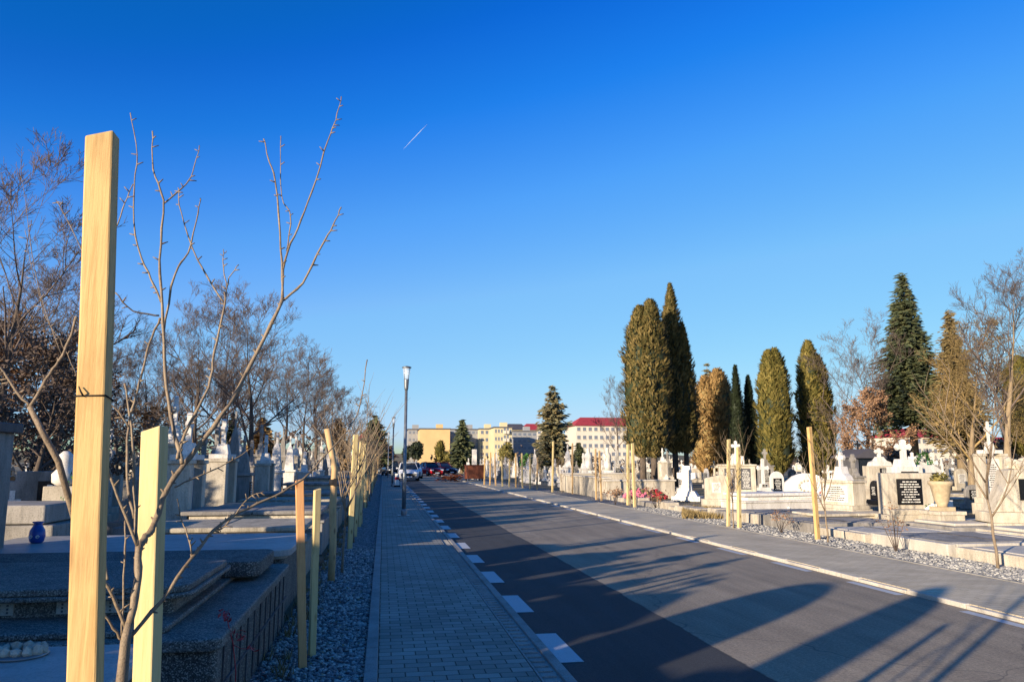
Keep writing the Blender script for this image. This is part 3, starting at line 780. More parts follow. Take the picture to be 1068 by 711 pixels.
P_box = m_cross_box(seed=11); P_boxw = m_cross_box('white_stone', 'white_stone', .95, 1.05, .4, .55, seed=12, plm='white_stone', lm='dark_letters')
P_boxg = m_cross_box('grey_stone', 'grey_stone', .9, 1.2, .36, .5, seed=13)
P_ob = m_obelisk(); P_obg = m_obelisk('grey_stone', 2.0, .4, 22)
P_arch = m_arch(); P_archg = m_arch('grey_stone', .8, .95, .15, 33); P_archd = m_arch('black_granite', .8, 1.0, .12, 34, 'black_granite')
P_archc = m_arch('cream_stone', .95, 1.1, .2, 35, 'white_stone', 'dark_letters')
P_cr = m_bigcross(); P_crg = m_bigcross('grey_stone', 1.5, 44); P_crc = m_bigcross('cream_stone', 1.6, 45)
P_twin = m_twin(); P_twinw = m_twin('white_stone', 'cream_stone', 55); P_step = m_step(); P_stepg = m_step('grey_stone', 66); P_ch = m_chapel()

# horizontal tombs: front edge local -Y is the foot; long axis X
def m_tomb(mat='grey_stone', top='cream_stone', L=2.3, Wd=1.6, z=.62, seed=1):
    o = empty('stone_tomb')
    b = MB(); b.box(0,0,0,L,Wd,z-.2); b.box(0,0,z-.2,L+.06,Wd+.06,.04); b.build('plinth', M[mat], o, BV)
    b = MB(); n = 4
    b.box(0,0,z-.16,L-.3,Wd-.3,.1); b.build('riser', M[top], o, BV)
    b = MB(); b.box(-L*.245,0,z-.06,L*.485,Wd-.14,.07); b.box(L*.245,0,z-.06,L*.485,Wd-.14,.07); b.build('slab', M[mat], o, .02)
    return proto(o)
T1 = m_tomb('weathered', 'cream_stone', z=.68); T2 = m_tomb('weathered', 'cream_stone', 2.3, 1.8, .68); T3 = m_tomb('cream_stone', 'cream_stone', 2.2, 1.3, .34); T4 = m_tomb('white_stone', 'white_stone', 2.2, 1.2, .5)
T5 = m_tomb('grey_stone', 'cream_stone', 2.3, 1.9, .74)

# ------------------------------------------------------------------ near left tombs
# tomb one: polished grey slab with a ring-shaped ornament
t = empty('stone_tomb', (-2.3, 2.15, 0), 0, 'polished grey slab tomb in the bottom left corner behind the tall stake', 'tomb', 'tombs left of the pavement')
b = MB(); b.box(0,0,0,2.6,2.75,.74); b.build('plinth', M['mosaic'], t, .015)
b = MB(); b.box(0,0,.79,2.78,2.95,.06); b.build('slab', M['pale_granite'], t, .015, 3)
b = MB(); b.box(0,0,.74,2.5,2.65,.05); b.build('riser', M['dark_stone'], t)
p = on_plane(20, 681, .86)
w = empty('grave_ornament', (p.x, p.y, .85), 0, 'small ring-shaped pale ornament lying on the polished grey slab', 'ornament')
b = MB()
rn = random.Random(3)
for k in range(13):
    a = 2*pi*k/13; b.blob((.085*cos(a), .055*sin(a), .022), .026, rn)
b.build('ring', M['cream_stone'], w)
b = MB(); b.lathe(0, 0, [(.10,0),(.105,.008),(.09,.012)], 20); b.build('saucer', M['metal'], w)
# tomb two: wide terrazzo tomb with rounded tiers
t = empty('stone_tomb', (0, 0, 0), 0, 'wide dark terrazzo tomb with rounded tiers and streaked side wall by the gravel', 'tomb', 'tombs left of the pavement')
def rrect(x0, x1, y0, y1, r, n=6):
    pts = []
    for cx, cy, a0 in ((x1-r, y0+r, -pi/2), (x1-r, y1-r, 0), (x0+r, y1-r, pi/2), (x0+r, y0+r, pi)):
        for k in range(n+1):
            a = a0+pi/2*k/n; pts.append((cx+r*cos(a), cy+r*sin(a)))
    return pts
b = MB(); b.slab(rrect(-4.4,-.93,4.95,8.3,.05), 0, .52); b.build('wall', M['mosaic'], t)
b = MB()
for k in range(11):
    b.box(-.926, 5.15+k*.29, .03, .012, .012, .48)
b.box(-.925, 6.63, .27, .016, 3.3, .014); b.build('wall_joint', M['dark_stone'], t)
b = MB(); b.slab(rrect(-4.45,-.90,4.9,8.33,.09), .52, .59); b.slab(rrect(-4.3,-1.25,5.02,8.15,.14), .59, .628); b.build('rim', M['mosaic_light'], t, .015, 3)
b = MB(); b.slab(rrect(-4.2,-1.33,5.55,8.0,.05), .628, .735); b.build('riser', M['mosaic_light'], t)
for px0 in (-3.6, -2.5, -1.8):
    b = MB(); b.box(px0, 5.545, .645, .45, .02, .075)
    pn = b.build('vent_panel', M['kerb_light'], t); b = MB()
    for i in range(9):
        for j in range(3): b.box(px0-.19+i*.0475, 5.534, .655+j*.022, .012, .004, .012)
    b.build('vent_holes', M['dark_stone'], pn)
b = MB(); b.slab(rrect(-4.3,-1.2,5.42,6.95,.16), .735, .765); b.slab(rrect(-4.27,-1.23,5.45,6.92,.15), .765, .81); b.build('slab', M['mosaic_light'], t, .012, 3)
b = MB(); b.slab(rrect(-4.3,-1.02,7.1,8.1,.12), .628, .76); b.build('rear_slab', M['mosaic'], t, .02, 3)
# tomb three
t = empty('stone_tomb', (0, 0, 0), 0, 'tomb with a pale sunlit flat slab and dark sides just behind the terrazzo tomb', 'tomb', 'tombs left of the pavement')
b = MB(); b.slab(rrect(-4.2,-1.0,8.62,10.5,.04), 0, .6); b.build('plinth', M['mosaic'], t)
b = MB(); b.slab(rrect(-4.3,-.93,8.5,10.55,.2), .63, .7); b.slab(rrect(-4.25,-.98,8.56,10.5,.15), .6, .63); b.build('slab', M['pale_granite'], t, .01, 3)
# the row of tombs receding along the strip, with their monuments
rn = random.Random(21)
left_words = ['fourth', 'fifth', 'sixth', 'seventh', 'eighth', 'ninth', 'tenth']
y = 12.5; i = 0; gy = []
while y < 98:
    T = [T2, T5, T1, T2, T5][i % 5]
    lab = ('%s tomb along the gravel counting from the foreground, weathered grey slabs' % left_words[i]) if i < 7 else 'low weathered tomb in the receding far part of the left row'
    gx = -.98-1.22
    z = 1.0 if i < 5 else rn.uniform(.9, 1.25)
    copy_thing(T, (gx+rn.uniform(-.06, 0), y, 0), 0, lab, 'tombs left of the pavement' if i < 7 else 'far tombs of the left row', (1.05, rn.uniform(.92, 1.1), z), 'tomb')
    gy.append(y); y += rn.uniform(2.3, 2.9); i += 1
lspec = [(P_twin, 15.6, 'shade-blue panelled monument between two cream pillars, nearest on the left', 'first'),
         (P_twinw, 18.9, 'cream pillared monument with a white panel just past the shade-blue panelled one', ''),
         (P_obg, 22.0, 'grey obelisk gravestone behind the pillared monuments at left', ''),
         (P_twin, 24.6, 'second shade-blue panelled monument with a cross, deeper in the left row', ''),
         (P_ob, 27.6, 'white obelisk gravestone next to the second shade-blue panelled monument', ''),
         (P_ob, 31, 'slender white obelisk, second along the left row', ''),
         (P_crg, 33.5, 'large grey cross gravestone among the white obelisks at left', ''),
         (P_boxw, 36.5, 'white boxy monument with cross far down the left row', '')]
for pr, y, lab, _ in lspec:
    copy_thing(pr, (-3.6+rn.uniform(-.1, .1), y, .0), pi/2, lab, 'monuments of the first left row', rn.uniform(.95, 1.05), 'gravestone')
y = 39.5
while y < 98:
    copy_thing(rn.choice([P_ob, P_obg, P_cr, P_boxw, P_box, P_arch]), (-3.75+rn.uniform(-.1, .1), y, 0), pi/2, 'small pale monument in the receding far end of the first left row', 'far monuments of the first left row', rn.uniform(.9, 1.15), 'gravestone')
    y += rn.uniform(2.4, 3.6)
# monuments at the far left edge, close by
t = empty('pillar_gravestone', (-4.35, 8.9, 0), 0, 'tall grey square pillar with dark cap cut by the left edge of the photo', 'gravestone')
b = MB(); b.box(.12,0,.0,.6,.6,1.9); b.build('pillar', M['grey_stone'], t, .01); b = MB(); b.box(.12,0,1.9,.72,.72,.1); b.build('cap', M['dark_stone'], t, .01)
t = empty('stone_tomb', (-5.05, 11.2, 0), 0, 'stepped tomb of horizontal grey stone courses at the left edge', 'tomb')
for k, (w_, z_) in enumerate(((2.5, .3), (2.3, .28), (2.15, .26), (1.9, .24))):
    b = MB(); b.box(0,0,sum((.3,.28,.26,.24)[:k]),w_,1.5-k*.1,z_-.012); b.build('course', M['grey_stone'], t, .02)
t = empty('gravestone', (-5.35, 13.4, 0), R(12), 'slanted headstone with a pale cross and dark plaque at left, facing the path', 'gravestone')
b = MB(); b.box(0,0,0,1.5,.6,.55); b.build('base', M['grey_stone'], t, .012)
b = MB(); b.prism([(-.7,.55),(.72,.55),(.8,1.45),(-.25,1.45),(-.27,1.3),(-.5,1.3),(-.52,1.12),(-.7,1.12)], -.12, .12); b.build('headstone', M['grey_stone'], t, .012)
b = MB(); b.prism(cross_outline(-.28,.72,.24,.44,.07,False), -.145, -.121); b.build('cross', M['white_stone'], t)
plaque(t, .3, .68, .5, .62, -.12, 'black_granite', 71)
t = empty('statue_pedestal', tuple(at_depth(63, 545, 12.4)[:2])+(0,), 0, 'pale pedestal with a small rounded bust wrapped in greenery at left', 'statue')
b = MB(); b.box(0,0,0,.5,.5,.75); b.box(0,0,.75,.4,.4,.5); b.build('pedestal', M['cream_stone'], t, .012)
b = MB(); b.lathe(0,0,[(.08,1.25),(.16,1.3),(.17,1.42),(.1,1.5),(.12,1.58),(.11,1.68),(.04,1.75)],12); b.build('bust', M['white_stone'], t)
def leafball(b, c, r, n, s, rn, sq=1.0, up=0.0):
    for _ in range(n):
        v = Vector((rn.gauss(0,1), rn.gauss(0,1), rn.gauss(0,1))); v.normalize(); v *= r*rn.random()**.35; v.z *= sq
        u = Vector((rn.gauss(0,1), rn.gauss(0,1), rn.gauss(0,1)+up)).normalized(); w = u.cross(v+Vector((.01,.02,.03))).normalized()
        k = s*rn.uniform(.6, 1.3); b.leaf(Vector(c)+v, u*k, w*k*.55)
b = MB(); leafball(b, (.22,-.12,1.0), .22, 260, .035, rn, 2.2); b.build('greenery', M['green_leaf'], t)
p = on_plane(38, 566, .7)
t = empty('vase', (p.x, p.y, .7), 0, 'glazed bright blue vase with white spirals standing on the flat pale slab at left', 'vase', s=.42)
b = MB(); b.lathe(0,0,[(.12,0),(.17,.05),(.2,.18),(.18,.34),(.12,.44),(.10,.5),(.15,.56)],16); b.build('pot', M['blueglaze'], t)
for s in (-1, 1):
    b = MB(); b.tube([(s*.085+.05*cos(a)*(1-a/14), -.185-.012*abs(cos(a)), .17+.05*sin(a)*(1-a/14)) for a in [k*.5 for k in range(22)]], [.007]*22, 4); b.build('spiral', M['flower_white'], t)
# red-leaved shoot beside the terrazzo tomb
p = on_plane(243, 720, 0)
t = empty('red_leaved_shoot', (-.86, 5.25, 0), 0, 'thin shoot with a few red leaves at the corner of the terrazzo tomb', 'plant')
def loc2(px, py, Y): q = at_depth(px, py, Y); return q-Vector((-.86, 5.25, 0))
b = MB(); b.tube([(0,0,-.02), loc2(246,700,5.25), loc2(243,670,5.22), loc2(238,650,5.2), loc2(236,638,5.2)], [.005,.004,.004,.003,.002], 5); b.tube([loc2(243,672,5.22), loc2(252,676,5.2), loc2(266,676,5.2)], [.003,.002,.002], 4); b.build('stem', M['red_leaf'], t)
b = MB()
for (px, py, n) in ((237,642,22),(233,637,12),(251,661,10),(262,677,8),(241,655,6)):
    leafball(b, loc2(px, py, 5.2), .035, n, .018, rn)
b.build('leaves', M['red_leaf'], t)

# ------------------------------------------------------------------ left field of graves
rn = random.Random(52)
allm = [P_box, P_boxw, P_boxg, P_ob, P_obg, P_arch, P_archg, P_archd, P_archc, P_cr, P_crg, P_crc, P_twin, P_twinw, P_step, P_stepg]
nl = 0
for row, X in enumerate((-5.7, -7.2, -10.4, -13.6, -17, -21, -25.5, -30, -36)):
    y = (17 if row == 0 else 11.5+row*1.5)+rn.uniform(0, 2)
    while y < 95:
        if rn.random() < .78-.03*row:
            pr = rn.choice(allm)
            near = y < 22 and row < 2
            copy_thing(pr, (X+rn.uniform(-.3, .3), y, 0), pi/2+rn.uniform(-.04, .04)-(pi if rn.random() < .4 else 0), 'shaded monument in the crowded graves behind the first left row', 'monuments in the left field', rn.uniform(1.0, 1.35) if row == 0 else rn.uniform(.8, 1.1), 'gravestone'); nl += 1
        y += rn.uniform(2.6, 4.0)*(1+y/90)
y = 16.6
while y < 75:
    if True:
        copy_thing(rn.choice([P_twin, P_boxg, P_obg, P_boxg, P_crg, P_stepg]), (-4.75+rn.uniform(-.15, .15), y, 0), pi/2, 'monument packed close behind the first left row', 'monuments packed behind the first left row', (rn.uniform(.75,1.0), .9, rn.uniform(1.1, 1.5)), 'gravestone')
    y += rn.uniform(1.5, 2.7)
print('left field', nl)

# ------------------------------------------------------------------ right side graves, surveyed ones
GRM = 'monuments at right near the pavement'
def put(pr, px, py, rz, lab, s=1.0, z=.0, group=GRM, cat='gravestone'):
    p = on_plane(px, py, 0); return copy_thing(pr, (p.x, p.y, z), rz, lab, group, s, cat)
W = -pi/2
# platform of long low slabs beside the gravel
rn = random.Random(61)
k = 0
plat = [(9.28, 7.2, 2.1, 2.5, 'cream_stone', .2), (9.28, 9.9, 2.3, 1.9, 'cream_stone', .22), (9.3, 12.0, 2.4, 2.1, 'kerb_light', .24), (9.3, 14.3, 2.3, 1.7, 'cream_stone', .2), (9.3, 16.2, 2.3, 1.9, 'grey_stone', .26), (9.3, 18.4, 2.4, 2.2, 'grey_stone', .3)]
pw = ['nearest long low cream grave slab cut by the right edge of the photo', 'low cream grave slab under the small grey planter', 'low pale grave slab beside the red-leaved bush', 'low cream grave slab right of the leaning golden stake', 'low grey grave slab with weathered block edging behind the golden stake', 'low grey grave slab with block edging behind the close pair of stakes']
for (x, y, L, D, m, z), lab in zip(plat, pw):
    t = empty('grave_slab', (x+L/2, y+D/2, 0), 0, lab, 'grave', 'low graves beside the right gravel')
    b = MB(); b.box(-L/2+.09,0,0,.18,D,z); b.box(L/2-.09,0,0,.18,D,z); b.box(0,-D/2+.08,0,L-.37,.16,z); b.box(0,D/2-.08,0,L-.37,.16,z); b.build('kerb_frame', M[m], t, .02)
    b = MB(); b.box(-.08,0,.02,L-.54,D-.33,z-.01, 1, 1); b.build('slab', M['kerb_light' if m == 'cream_stone' else 'grey_stone'], t, .012)
    b = MB(); b.box(rn.uniform(-.3,.1), 0, z+.012, .05, D*.7, .012); b.build('joint', M['dark_stone'], t)
# second line of slabs further right
for (x, y, L, D, m, z, lab) in ((12.0, 9.6, 2.6, 2.3, 'grey_stone', .3, 'grey grave slab at the right edge behind the small planter'), (11.9, 12.6, 2.4, 1.9, 'cream_stone', .26, 'pale grave slab in front of the tall plaque monument'),
                               (11.8, 15.0, 2.1, 1.7, 'grey_stone', .24, 'grey slab left of the white flowers')):
    t = empty('grave_slab', (x+L/2, y+D/2, 0), 0, lab, 'grave', 'low graves beside the right gravel')
    b = MB(); b.box(0,0,0,L,D,z); b.build('kerb_frame', M[m], t, .02); b = MB(); b.box(0,0,z,L-.4,D-.4,.06); b.build('slab', M['kerb_light'], t, .015)

# white panel monument with a cross (faces the road)
def big_right():
    p = on_plane(888, 547, 0)
    t = empty('gravestone', (p.x+.1, p.y+.5, 0), W+.25, 'cream box monument with white inscribed panel and white cross, right of the golden stake', 'gravestone', GRM, (.68, .8, .92))
    b = MB(); b.box(0,0,0,1.9,.9,.42); b.box(0,0,.42,1.75,.75,.1); b.build('base', M['cream_stone'], t, BV)
    b = MB(); b.box(0,.05,.52,1.6,.55,.62); b.box(0,.05,1.14,1.7,.65,.07); b.build('body', M['cream_stone'], t, BV)
    plaque(t, -.05, .6, 1.2, .48, -.225, 'white_stone', 91, 'dark_letters', 'panel')
    b = MB(); b.prism([(-.42,1.21),(.42,1.21),(.34,1.33),(.2,1.4),(.13,1.6),(-.13,1.6),(-.2,1.4),(-.34,1.33)], -.12, .2); b.prism(cross_outline(0,1.6,.36,.4,.11), -.02, .1); b.build('cross', M['white_stone'], t, .01)
    # main plaque monument facing the camera
    p = on_plane(962, 552, 0)
    t = empty('gravestone', (p.x+.0, p.y+.4, 0), -.12, 'pale slab monument with square black plaque, behind the white flowers', 'gravestone', GRM)
    b = MB(); b.box(0,0,0,1.55,.8,.34); b.box(0,-.1,.34,1.3,.5,.12); b.build('base', M['cream_stone'], t, BV)
    b = MB(); b.box(0,.15,.34,1.25,.3,.98); b.build('headstone', M['cream_stone'], t, BV)
    plaque(t, .02, .56, .62, .62, -.001, 'black_granite', 92)
    # large monument at the right edge
    p = on_plane(1052, 562, 0)
    t = empty('gravestone', (p.x+.95, p.y+.5, 0), -.3, 'large cream monument with wide black plaque at the right edge', 'gravestone', GRM)
    b = MB(); b.box(0,0,0,2.0,.9,.3); b.box(0,0,.3,1.8,.8,.22); b.build('base', M['cream_stone'], t, BV)
    b = MB(); b.prism([(-.8,.52),(.85,.52),(.85,1.5),(-.42,1.42),(-.5,1.1)], -.3, .3); b.build('body', M['cream_stone'], t, .02)
    plaque(t, .22, .78, .95, .45, -.301, 'black_granite', 93)
    b = MB(); r_ = random.Random(8)
    for q in range(9): b.blob((-.3+q*.13, r_.uniform(-.1,.1), 1.5+r_.uniform(0,.1)), .17, r_)
    b.build('rough_top', M['cream_stone'], t)
    # tall narrow white monument with stacked plaques
    p = on_plane(984, 545, 0)
    t = empty('gravestone', (p.x+.2, p.y+1.7, 0), -.1, 'narrow white column monument with two stacked black plaques and a cross', 'gravestone', GRM)
    b = MB(); b.box(0,0,0,1.1,.7,.5); b.box(0,0,.5,.8,.5,.95); b.build('body', M['white_stone'], t, BV)
    plaque(t, 0, .62, .5, .3, -.25, 'black_granite', 94); plaque(t, 0, 1.02, .5, .3, -.25, 'black_granite', 95)
    b = MB(); b.box(0,0,1.45,.5,.4,.22,.8,.8); b.prism(cross_outline(0,1.67,.44,.55,.14), -.07, .07); b.build('cross', M['white_stone'], t, .01)
    p = on_plane(1006, 545, 0)
    t = empty('gravestone', (p.x+.3, p.y+1.9, 0), .05, 'white headstone with one upright black plaque, between the column and the bare tree', 'gravestone', GRM)
    b = MB(); b.box(0,0,0,1.3,.7,.5); b.build('base', M['white_stone'], t, BV)
    b = MB(); b.prism([(-.5,.5),(.5,.5),(.5,1.35),(.25,1.5),(-.25,1.5),(-.5,1.35)], -.2, .2); b.build('headstone', M['white_stone'], t, BV)
    plaque(t, .05, .7, .5, .58, -.2, 'black_granite', 96)
    # monument with green wreath
    p = on_plane(957, 533, 0)
    t = empty('gravestone', (p.x+.2, p.y, 0), 0, 'white monument with rounded top and low dark plaque, behind the square plaque one', 'gravestone', GRM, (.8, .8, .85))
    b = MB(); b.box(0,0,0,1.9,.8,.9); b.build('base', M['white_stone'], t, BV)
    b = MB(); b.prism([(-.75,.9),(.75,.9),(.7,1.25),(.35,1.4),(.3,1.75),(.12,1.85),(-.12,1.85),(-.3,1.75),(-.35,1.4),(-.7,1.25)], -.15, .15); b.lathe(0,0,[(.1,1.83),(.17,1.92),(.17,2.02),(.08,2.12)],12); b.build('headstone', M['white_stone'], t, BV)
    plaque(t, 0, .98, .75, .26, -.15, 'black_granite', 97)
    w = empty('wreath', (p.x+.22, p.y-.19, 1.55), 0, 'round green wreath hung on the white rounded monument', 'wreath')
    b = MB(); r_ = random.Random(9)
    for q in range(26):
        a = 2*pi*q/26; leafball(b, (.24*cos(a), 0, .3*sin(a)), .09, 16, .045, r_)
    b.build('foliage', M['green_leaf'], w)
    b = MB(); b.prism([(.1,.1),(.2,-.35),(.3,-.6),(.2,-.62),(.05,-.3)], -.06, -.04); b.build('ribbon', M['ribbon'], w)
    # cream box with plaque and cross
    p = on_plane(920, 521, 0)
    t = empty('gravestone', (p.x, p.y, 0), -.05, 'cream box monument with small black plaque and white scrolled cross, beside the dark mausoleum', 'gravestone', GRM, (.85, .9, .9))
    b = MB(); b.box(0,0,0,2.2,1.0,.5); b.box(0,0,.5,1.9,.7,.12); b.build('base', M['cream_stone'], t, BV)
    b = MB(); b.box(0,0,.62,1.55,.5,.95); b.build('body', M['cream_stone'], t, BV)
    plaque(t, .05, .85, .46, .62, -.25, 'black_granite', 98)
    b = MB(); b.prism([(-.6,1.57),(.6,1.57),(.52,1.75),(.3,1.82),(.14,2.0),(-.14,2.0),(-.3,1.82),(-.52,1.75)], -.15, .15); b.prism(cross_outline(0,1.98,.42,.42,.14), -.07, .07); b.build('cross', M['white_stone'], t, .01)
    # white oval relief headstone + tomb
    p = on_plane(838, 530, 0)
    t = empty('gravestone', (p.x+.9, p.y+1.3, 0), -.25, 'broad white headstone with carved wreath relief, left of the golden stake', 'gravestone', GRM)
    pts = [(-.85,.2),(.85,.2),(.8,.8)]+[(.62*cos(a)*1.1, .8+.38*sin(a)) for a in [pi*k/8 for k in range(1, 8)]]+[(-.8,.8)]
    b = MB(); b.box(0,0,0,1.9,.6,.2); b.build('base', M['white_stone'], t, BV); b = MB(); b.prism(pts, -.14, .14); b.build('headstone', M['white_stone'], t, BV)
    b = MB()
    for q in range(14):
        a = 2*pi*q/14+.2; b.blob((.3*cos(a), -.15, .72+.2*sin(a)), .05, r_)
    b.build('relief', M['cream_stone'], t)
    # shrine-like monument with twin dark panels
    p = on_plane(786, 530, 0)
    t = empty('gravestone', (p.x, p.y+1.2, 0), -.35, 'cream monument with two tall dark panels and a white cross on a small block', 'gravestone', GRM, (.85, 1, .9))
    b = MB(); b.box(0,0,0,1.9,.8,.5); b.build('base', M['cream_stone'], t, BV); b = MB(); b.box(0,0,.5,1.5,.45,1.1); b.box(0,0,1.6,1.6,.55,.07); b.build('body', M['cream_stone'], t, BV)
    plaque(t, -.33, .68, .4, .82, -.225, 'dark_stone', 99); plaque(t, .33, .68, .4, .82, -.225, 'dark_stone', 100)
    b = MB(); b.box(0,0,1.67,.62,.4,.32); b.box(0,0,1.99,.4,.3,.1,.7,.8); b.prism(cross_outline(0,2.08,.36,.52,.12), -.06, .06); b.build('cross', M['white_stone'], t, .01)
    # big white statue-like cross column
    p = on_plane(722, 523, 0)
    t = empty('cross_gravestone', (p.x, p.y+.5, 0), -.6, 'large bluish-white cross with wide flared arms on a pyramid base', 'gravestone', GRM, (.62, .62, .68))
    b = MB(); b.box(0,0,0,1.9,1.2,.3); b.box(0,0,.3,1.5,.9,.3,.7,.7); b.build('base', M['white_stone'], t, .02)
    b = MB(); b.prism([(-.36,.6),(.36,.6),(.3,1.25),(.62,1.35),(.62,1.7),(.3,1.68),(.26,2.1),(-.26,2.1),(-.3,1.68),(-.62,1.7),(-.62,1.35),(-.3,1.25)], -.17, .17); b.build('cross', M['white_stone'], t, .02)
    p = on_plane(697, 517, 0)
    t = empty('gravestone', (p.x, p.y+.2, 0), -.3, 'plain squat cream headstone with a white shield, left of the flared cross', 'gravestone', GRM, (.5, .6, .62))
    b = MB(); b.box(0,0,0,1.7,.6,.35); b.build('base', M['cream_stone'], t, BV)
    b = MB(); b.prism([(-.72,.35),(.72,.35),(.72,1.4),(.35,1.5),(.1,1.35),(-.3,1.5),(-.72,1.35)], -.18, .18); b.build('headstone', M['cream_stone'], t, .015)
    b = MB(); b.prism([(-.2,.75),(.2,.75),(.26,1.3),(0,1.65),(-.26,1.3)], -.24, -.182); b.build('shield', M['white_stone'], t, .01)
    p = on_plane(747, 529, 0)
    t = empty('gravestone', (p.x+.1, p.y+.2, 0), -.3, 'pinkish cream headstone with white tablet behind the close pair of stakes', 'gravestone', GRM, (.6, .7, .72))
    b = MB(); b.box(0,0,0,1.7,.7,.4); b.build('base', M['cream_stone'], t, BV)
    b = MB(); b.prism([(-.65,.4),(.65,.4),(.65,1.5),(.3,1.58),(-.65,1.4)], -.2, .2); b.build('headstone', M['cream_stone'], t, .015)
    plaque(t, 0, .7, .5, .5, -.2, 'white_stone', 101, 'dark_letters')
big_right()
put(P_ch, 898, 516, .1, 'dark blue-black small mausoleum with pitched roof at right', 1.1, cat='mausoleum')
p = on_plane(812, 537, 0)
copy_thing(T4, (p.x, p.y+.4, 0), .15, 'white sarcophagus tomb in front of the twin dark panel monument', GRM, (1.25, 1.1, 1.3), 'tomb')
p = on_plane(850, 536, 0)
copy_thing(T4, (p.x, p.y+.3, 0), .1, 'white sarcophagus tomb with thin dark posts in front of the carved wreath headstone', GRM, (1.0, .9, 1.1), 'tomb')
copy_thing(T3, (on_plane(905, 552).x, on_plane(905, 552).y+1.0, 0), .1, 'low pale tomb between the cream panel monument and the tall pot', GRM, 1.0, 'tomb')
# pots, flowers, planters
def pot(px, py, z, s, label, plant=None, name='flower_pot'):
    p = on_plane(px, py, z)
    t = empty(name, (p.x, p.y, z), 0, label, 'pot', None, s)
    b = MB(); b.box(0,0,0,.34,.34,.08); b.lathe(0,0,[(.1,.08),(.1,.12),(.14,.2),(.2,.5),(.24,.54),(.24,.6),(.19,.6)],16); b.build('pot', M['terracotta'], t)
    if plant:
        b = MB(); leafball(b, (0,0,.66), .2, 160, .045, random.Random(px), .6); b.build('plant', M[plant], t)
    return t
def pedestal(px, py, h, label, w=.5):
    p = on_plane(px, py, 0)
    t = empty('pedestal', (p.x, p.y, 0), 0, label, 'pedestal')
    b = MB(); b.box(0,0,0,w,w,h-.08); b.build('block', M['cream_stone'], t, .012); b = MB(); b.box(0,0,h-.08,w+.06,w+.06,.08); b.build('top', M['cream_stone'], t, .012); return t
t = pedestal(931, 549, .32, 'cream block under the tall pot left of the square plaque monument'); 
def pot_on(t, h, s, label, plant):
    q = pot(int(t.location.x*10), 600, 0, s, label, plant); q.location = (t.location.x, t.location.y, h)
pot_on(t, .32, 1.0, 'tall pale pot of dry plants left of the square plaque monument', 'grass')
t = pedestal(985, 556, .5, 'cream block under the round pot right of the square plaque monument', .62); pot_on(t, .5, 1.1, 'round pale pot with short greenery on a block beside the white flowers', 'thuja_olive')
t = pedestal(884, 549, .0001+.3, 'low cream step beneath the small pot by the cream panel monument', .4); t.location.x += 1.15; pot_on(t, .3, .95, 'slim pale pot at the right side of the cream panel monument', 'dry_leaf')
def bunch(px, py, z, r, mat, label, n=240, name='flower_bouquet', leaves=True, loc=None):
    p = loc or on_plane(px, py, z)
    t = empty(name, (p[0], p[1], z), 0, label, 'flowers')
    b = MB(); rr = random.Random(int(px))
    for _ in range(n//4):
        a = rr.uniform(0, 2*pi); q = r*rr.random()**.5; b.blob((q*cos(a), q*sin(a), r*.3+rr.uniform(0, r*.8)*(1-q/r)), r*.2, rr)
    b.build('flowers', M[mat], t)
    if leaves:
        b = MB(); leafball(b, (0,0,r*.35), r*1.05, n//2, r*.16, rr, .5); b.build('leaves', M['green_leaf'], t)
    return t
p = on_plane(973, 552); bunch(973, 552, .42, .24, 'flower_white', 'bunch of white flowers in front of the round pot', loc=(p.x, p.y-.2))
t = pedestal(973, 556, .42, 'low block holding the white flowers', .4)
t.location = (p.x, p.y-.2, 0)
bunch(667, 522, .12, .55, 'flower_pink', 'wide heap of pink and red flowers below the tallest thujas', 420)
bunch(683, 522, .12, .45, 'flower_red', 'heap of dark red flowers beside the pink heap below the thujas', 320)
bunch(815, 533, .1, .4, 'flower_white', 'heap of white flowers at the corner of the white sarcophagus tomb', 300, leaves=False)
p = on_plane(850, 536, 0); bunch(846, 531, .56, .2, 'flower_red', 'small red flowers on the tomb left of the golden stake', 160, loc=(p.x+.6, p.y+.3))
p = on_plane(884, 549, 0); bunch(884, 549, .0, .28, 'grass', 'dry golden bouquet at the foot of the cream panel monument', 200)
p = on_plane(920, 521, 0); bunch(919, 521, .62, .26, 'flower_red', 'reddish flowers on the ledge of the scrolled cross monument', 140, loc=(p.x, p.y-.42))
p = on_plane(1034, 566, .28)
t = empty('planter', (12.6, 11.6, .36), -.1, 'empty rectangular grey planter on the slab at the right edge', 'planter')
b = MB(); b.box(0,-.14,0,1.0,.03,.2); b.box(0,.14,0,1.0,.03,.2); b.box(-.485,0,0,.03,.25,.2); b.box(.485,0,0,.03,.25,.2); b.box(0,0,0,.94,.25,.12); b.build('trough', M['grey_stone'], t, .006)
def shrub(name, loc, label, mat, r, n, s, stems=7, h=.4, cat='shrub', seed=1, sq=.8, stemmat='twig'):
    rr = random.Random(seed); t = empty(name, loc, 0, label, cat)
    b = MB(); c = MB()
    for k in range(stems):
        a = rr.uniform(0, 2*pi); e = Vector((r*.8*cos(a)*rr.random(), r*.8*sin(a)*rr.random(), h*rr.uniform(.6, 1.1)))
        P = [Vector((0,0,-.02)), e*.5+Vector((rr.uniform(-.03,.03), rr.uniform(-.03,.03), 0)), e]; b.tube(P, [.008,.006,.003], 4)
        leafball(c, e, r*.45, n//stems, s, rr, sq)
    b.build('stems', M[stemmat], t); c.build('leaves', M[mat], t); return t
shrub('potted_shrub', (13.15, 11.25, .36), 'small bright green bush beside the grey planter at the right edge', 'green_leaf', .2, 900, .03, 8, .3, seed=2)
p = on_plane(935, 576, .04); shrub('red_leaved_bush', (p.x, p.y, .04), 'straggly red-leaved bush in the right gravel with curled fallen branches', 'dry_leaf', .28, 120, .025, 9, .75, seed=5, stemmat='twig')
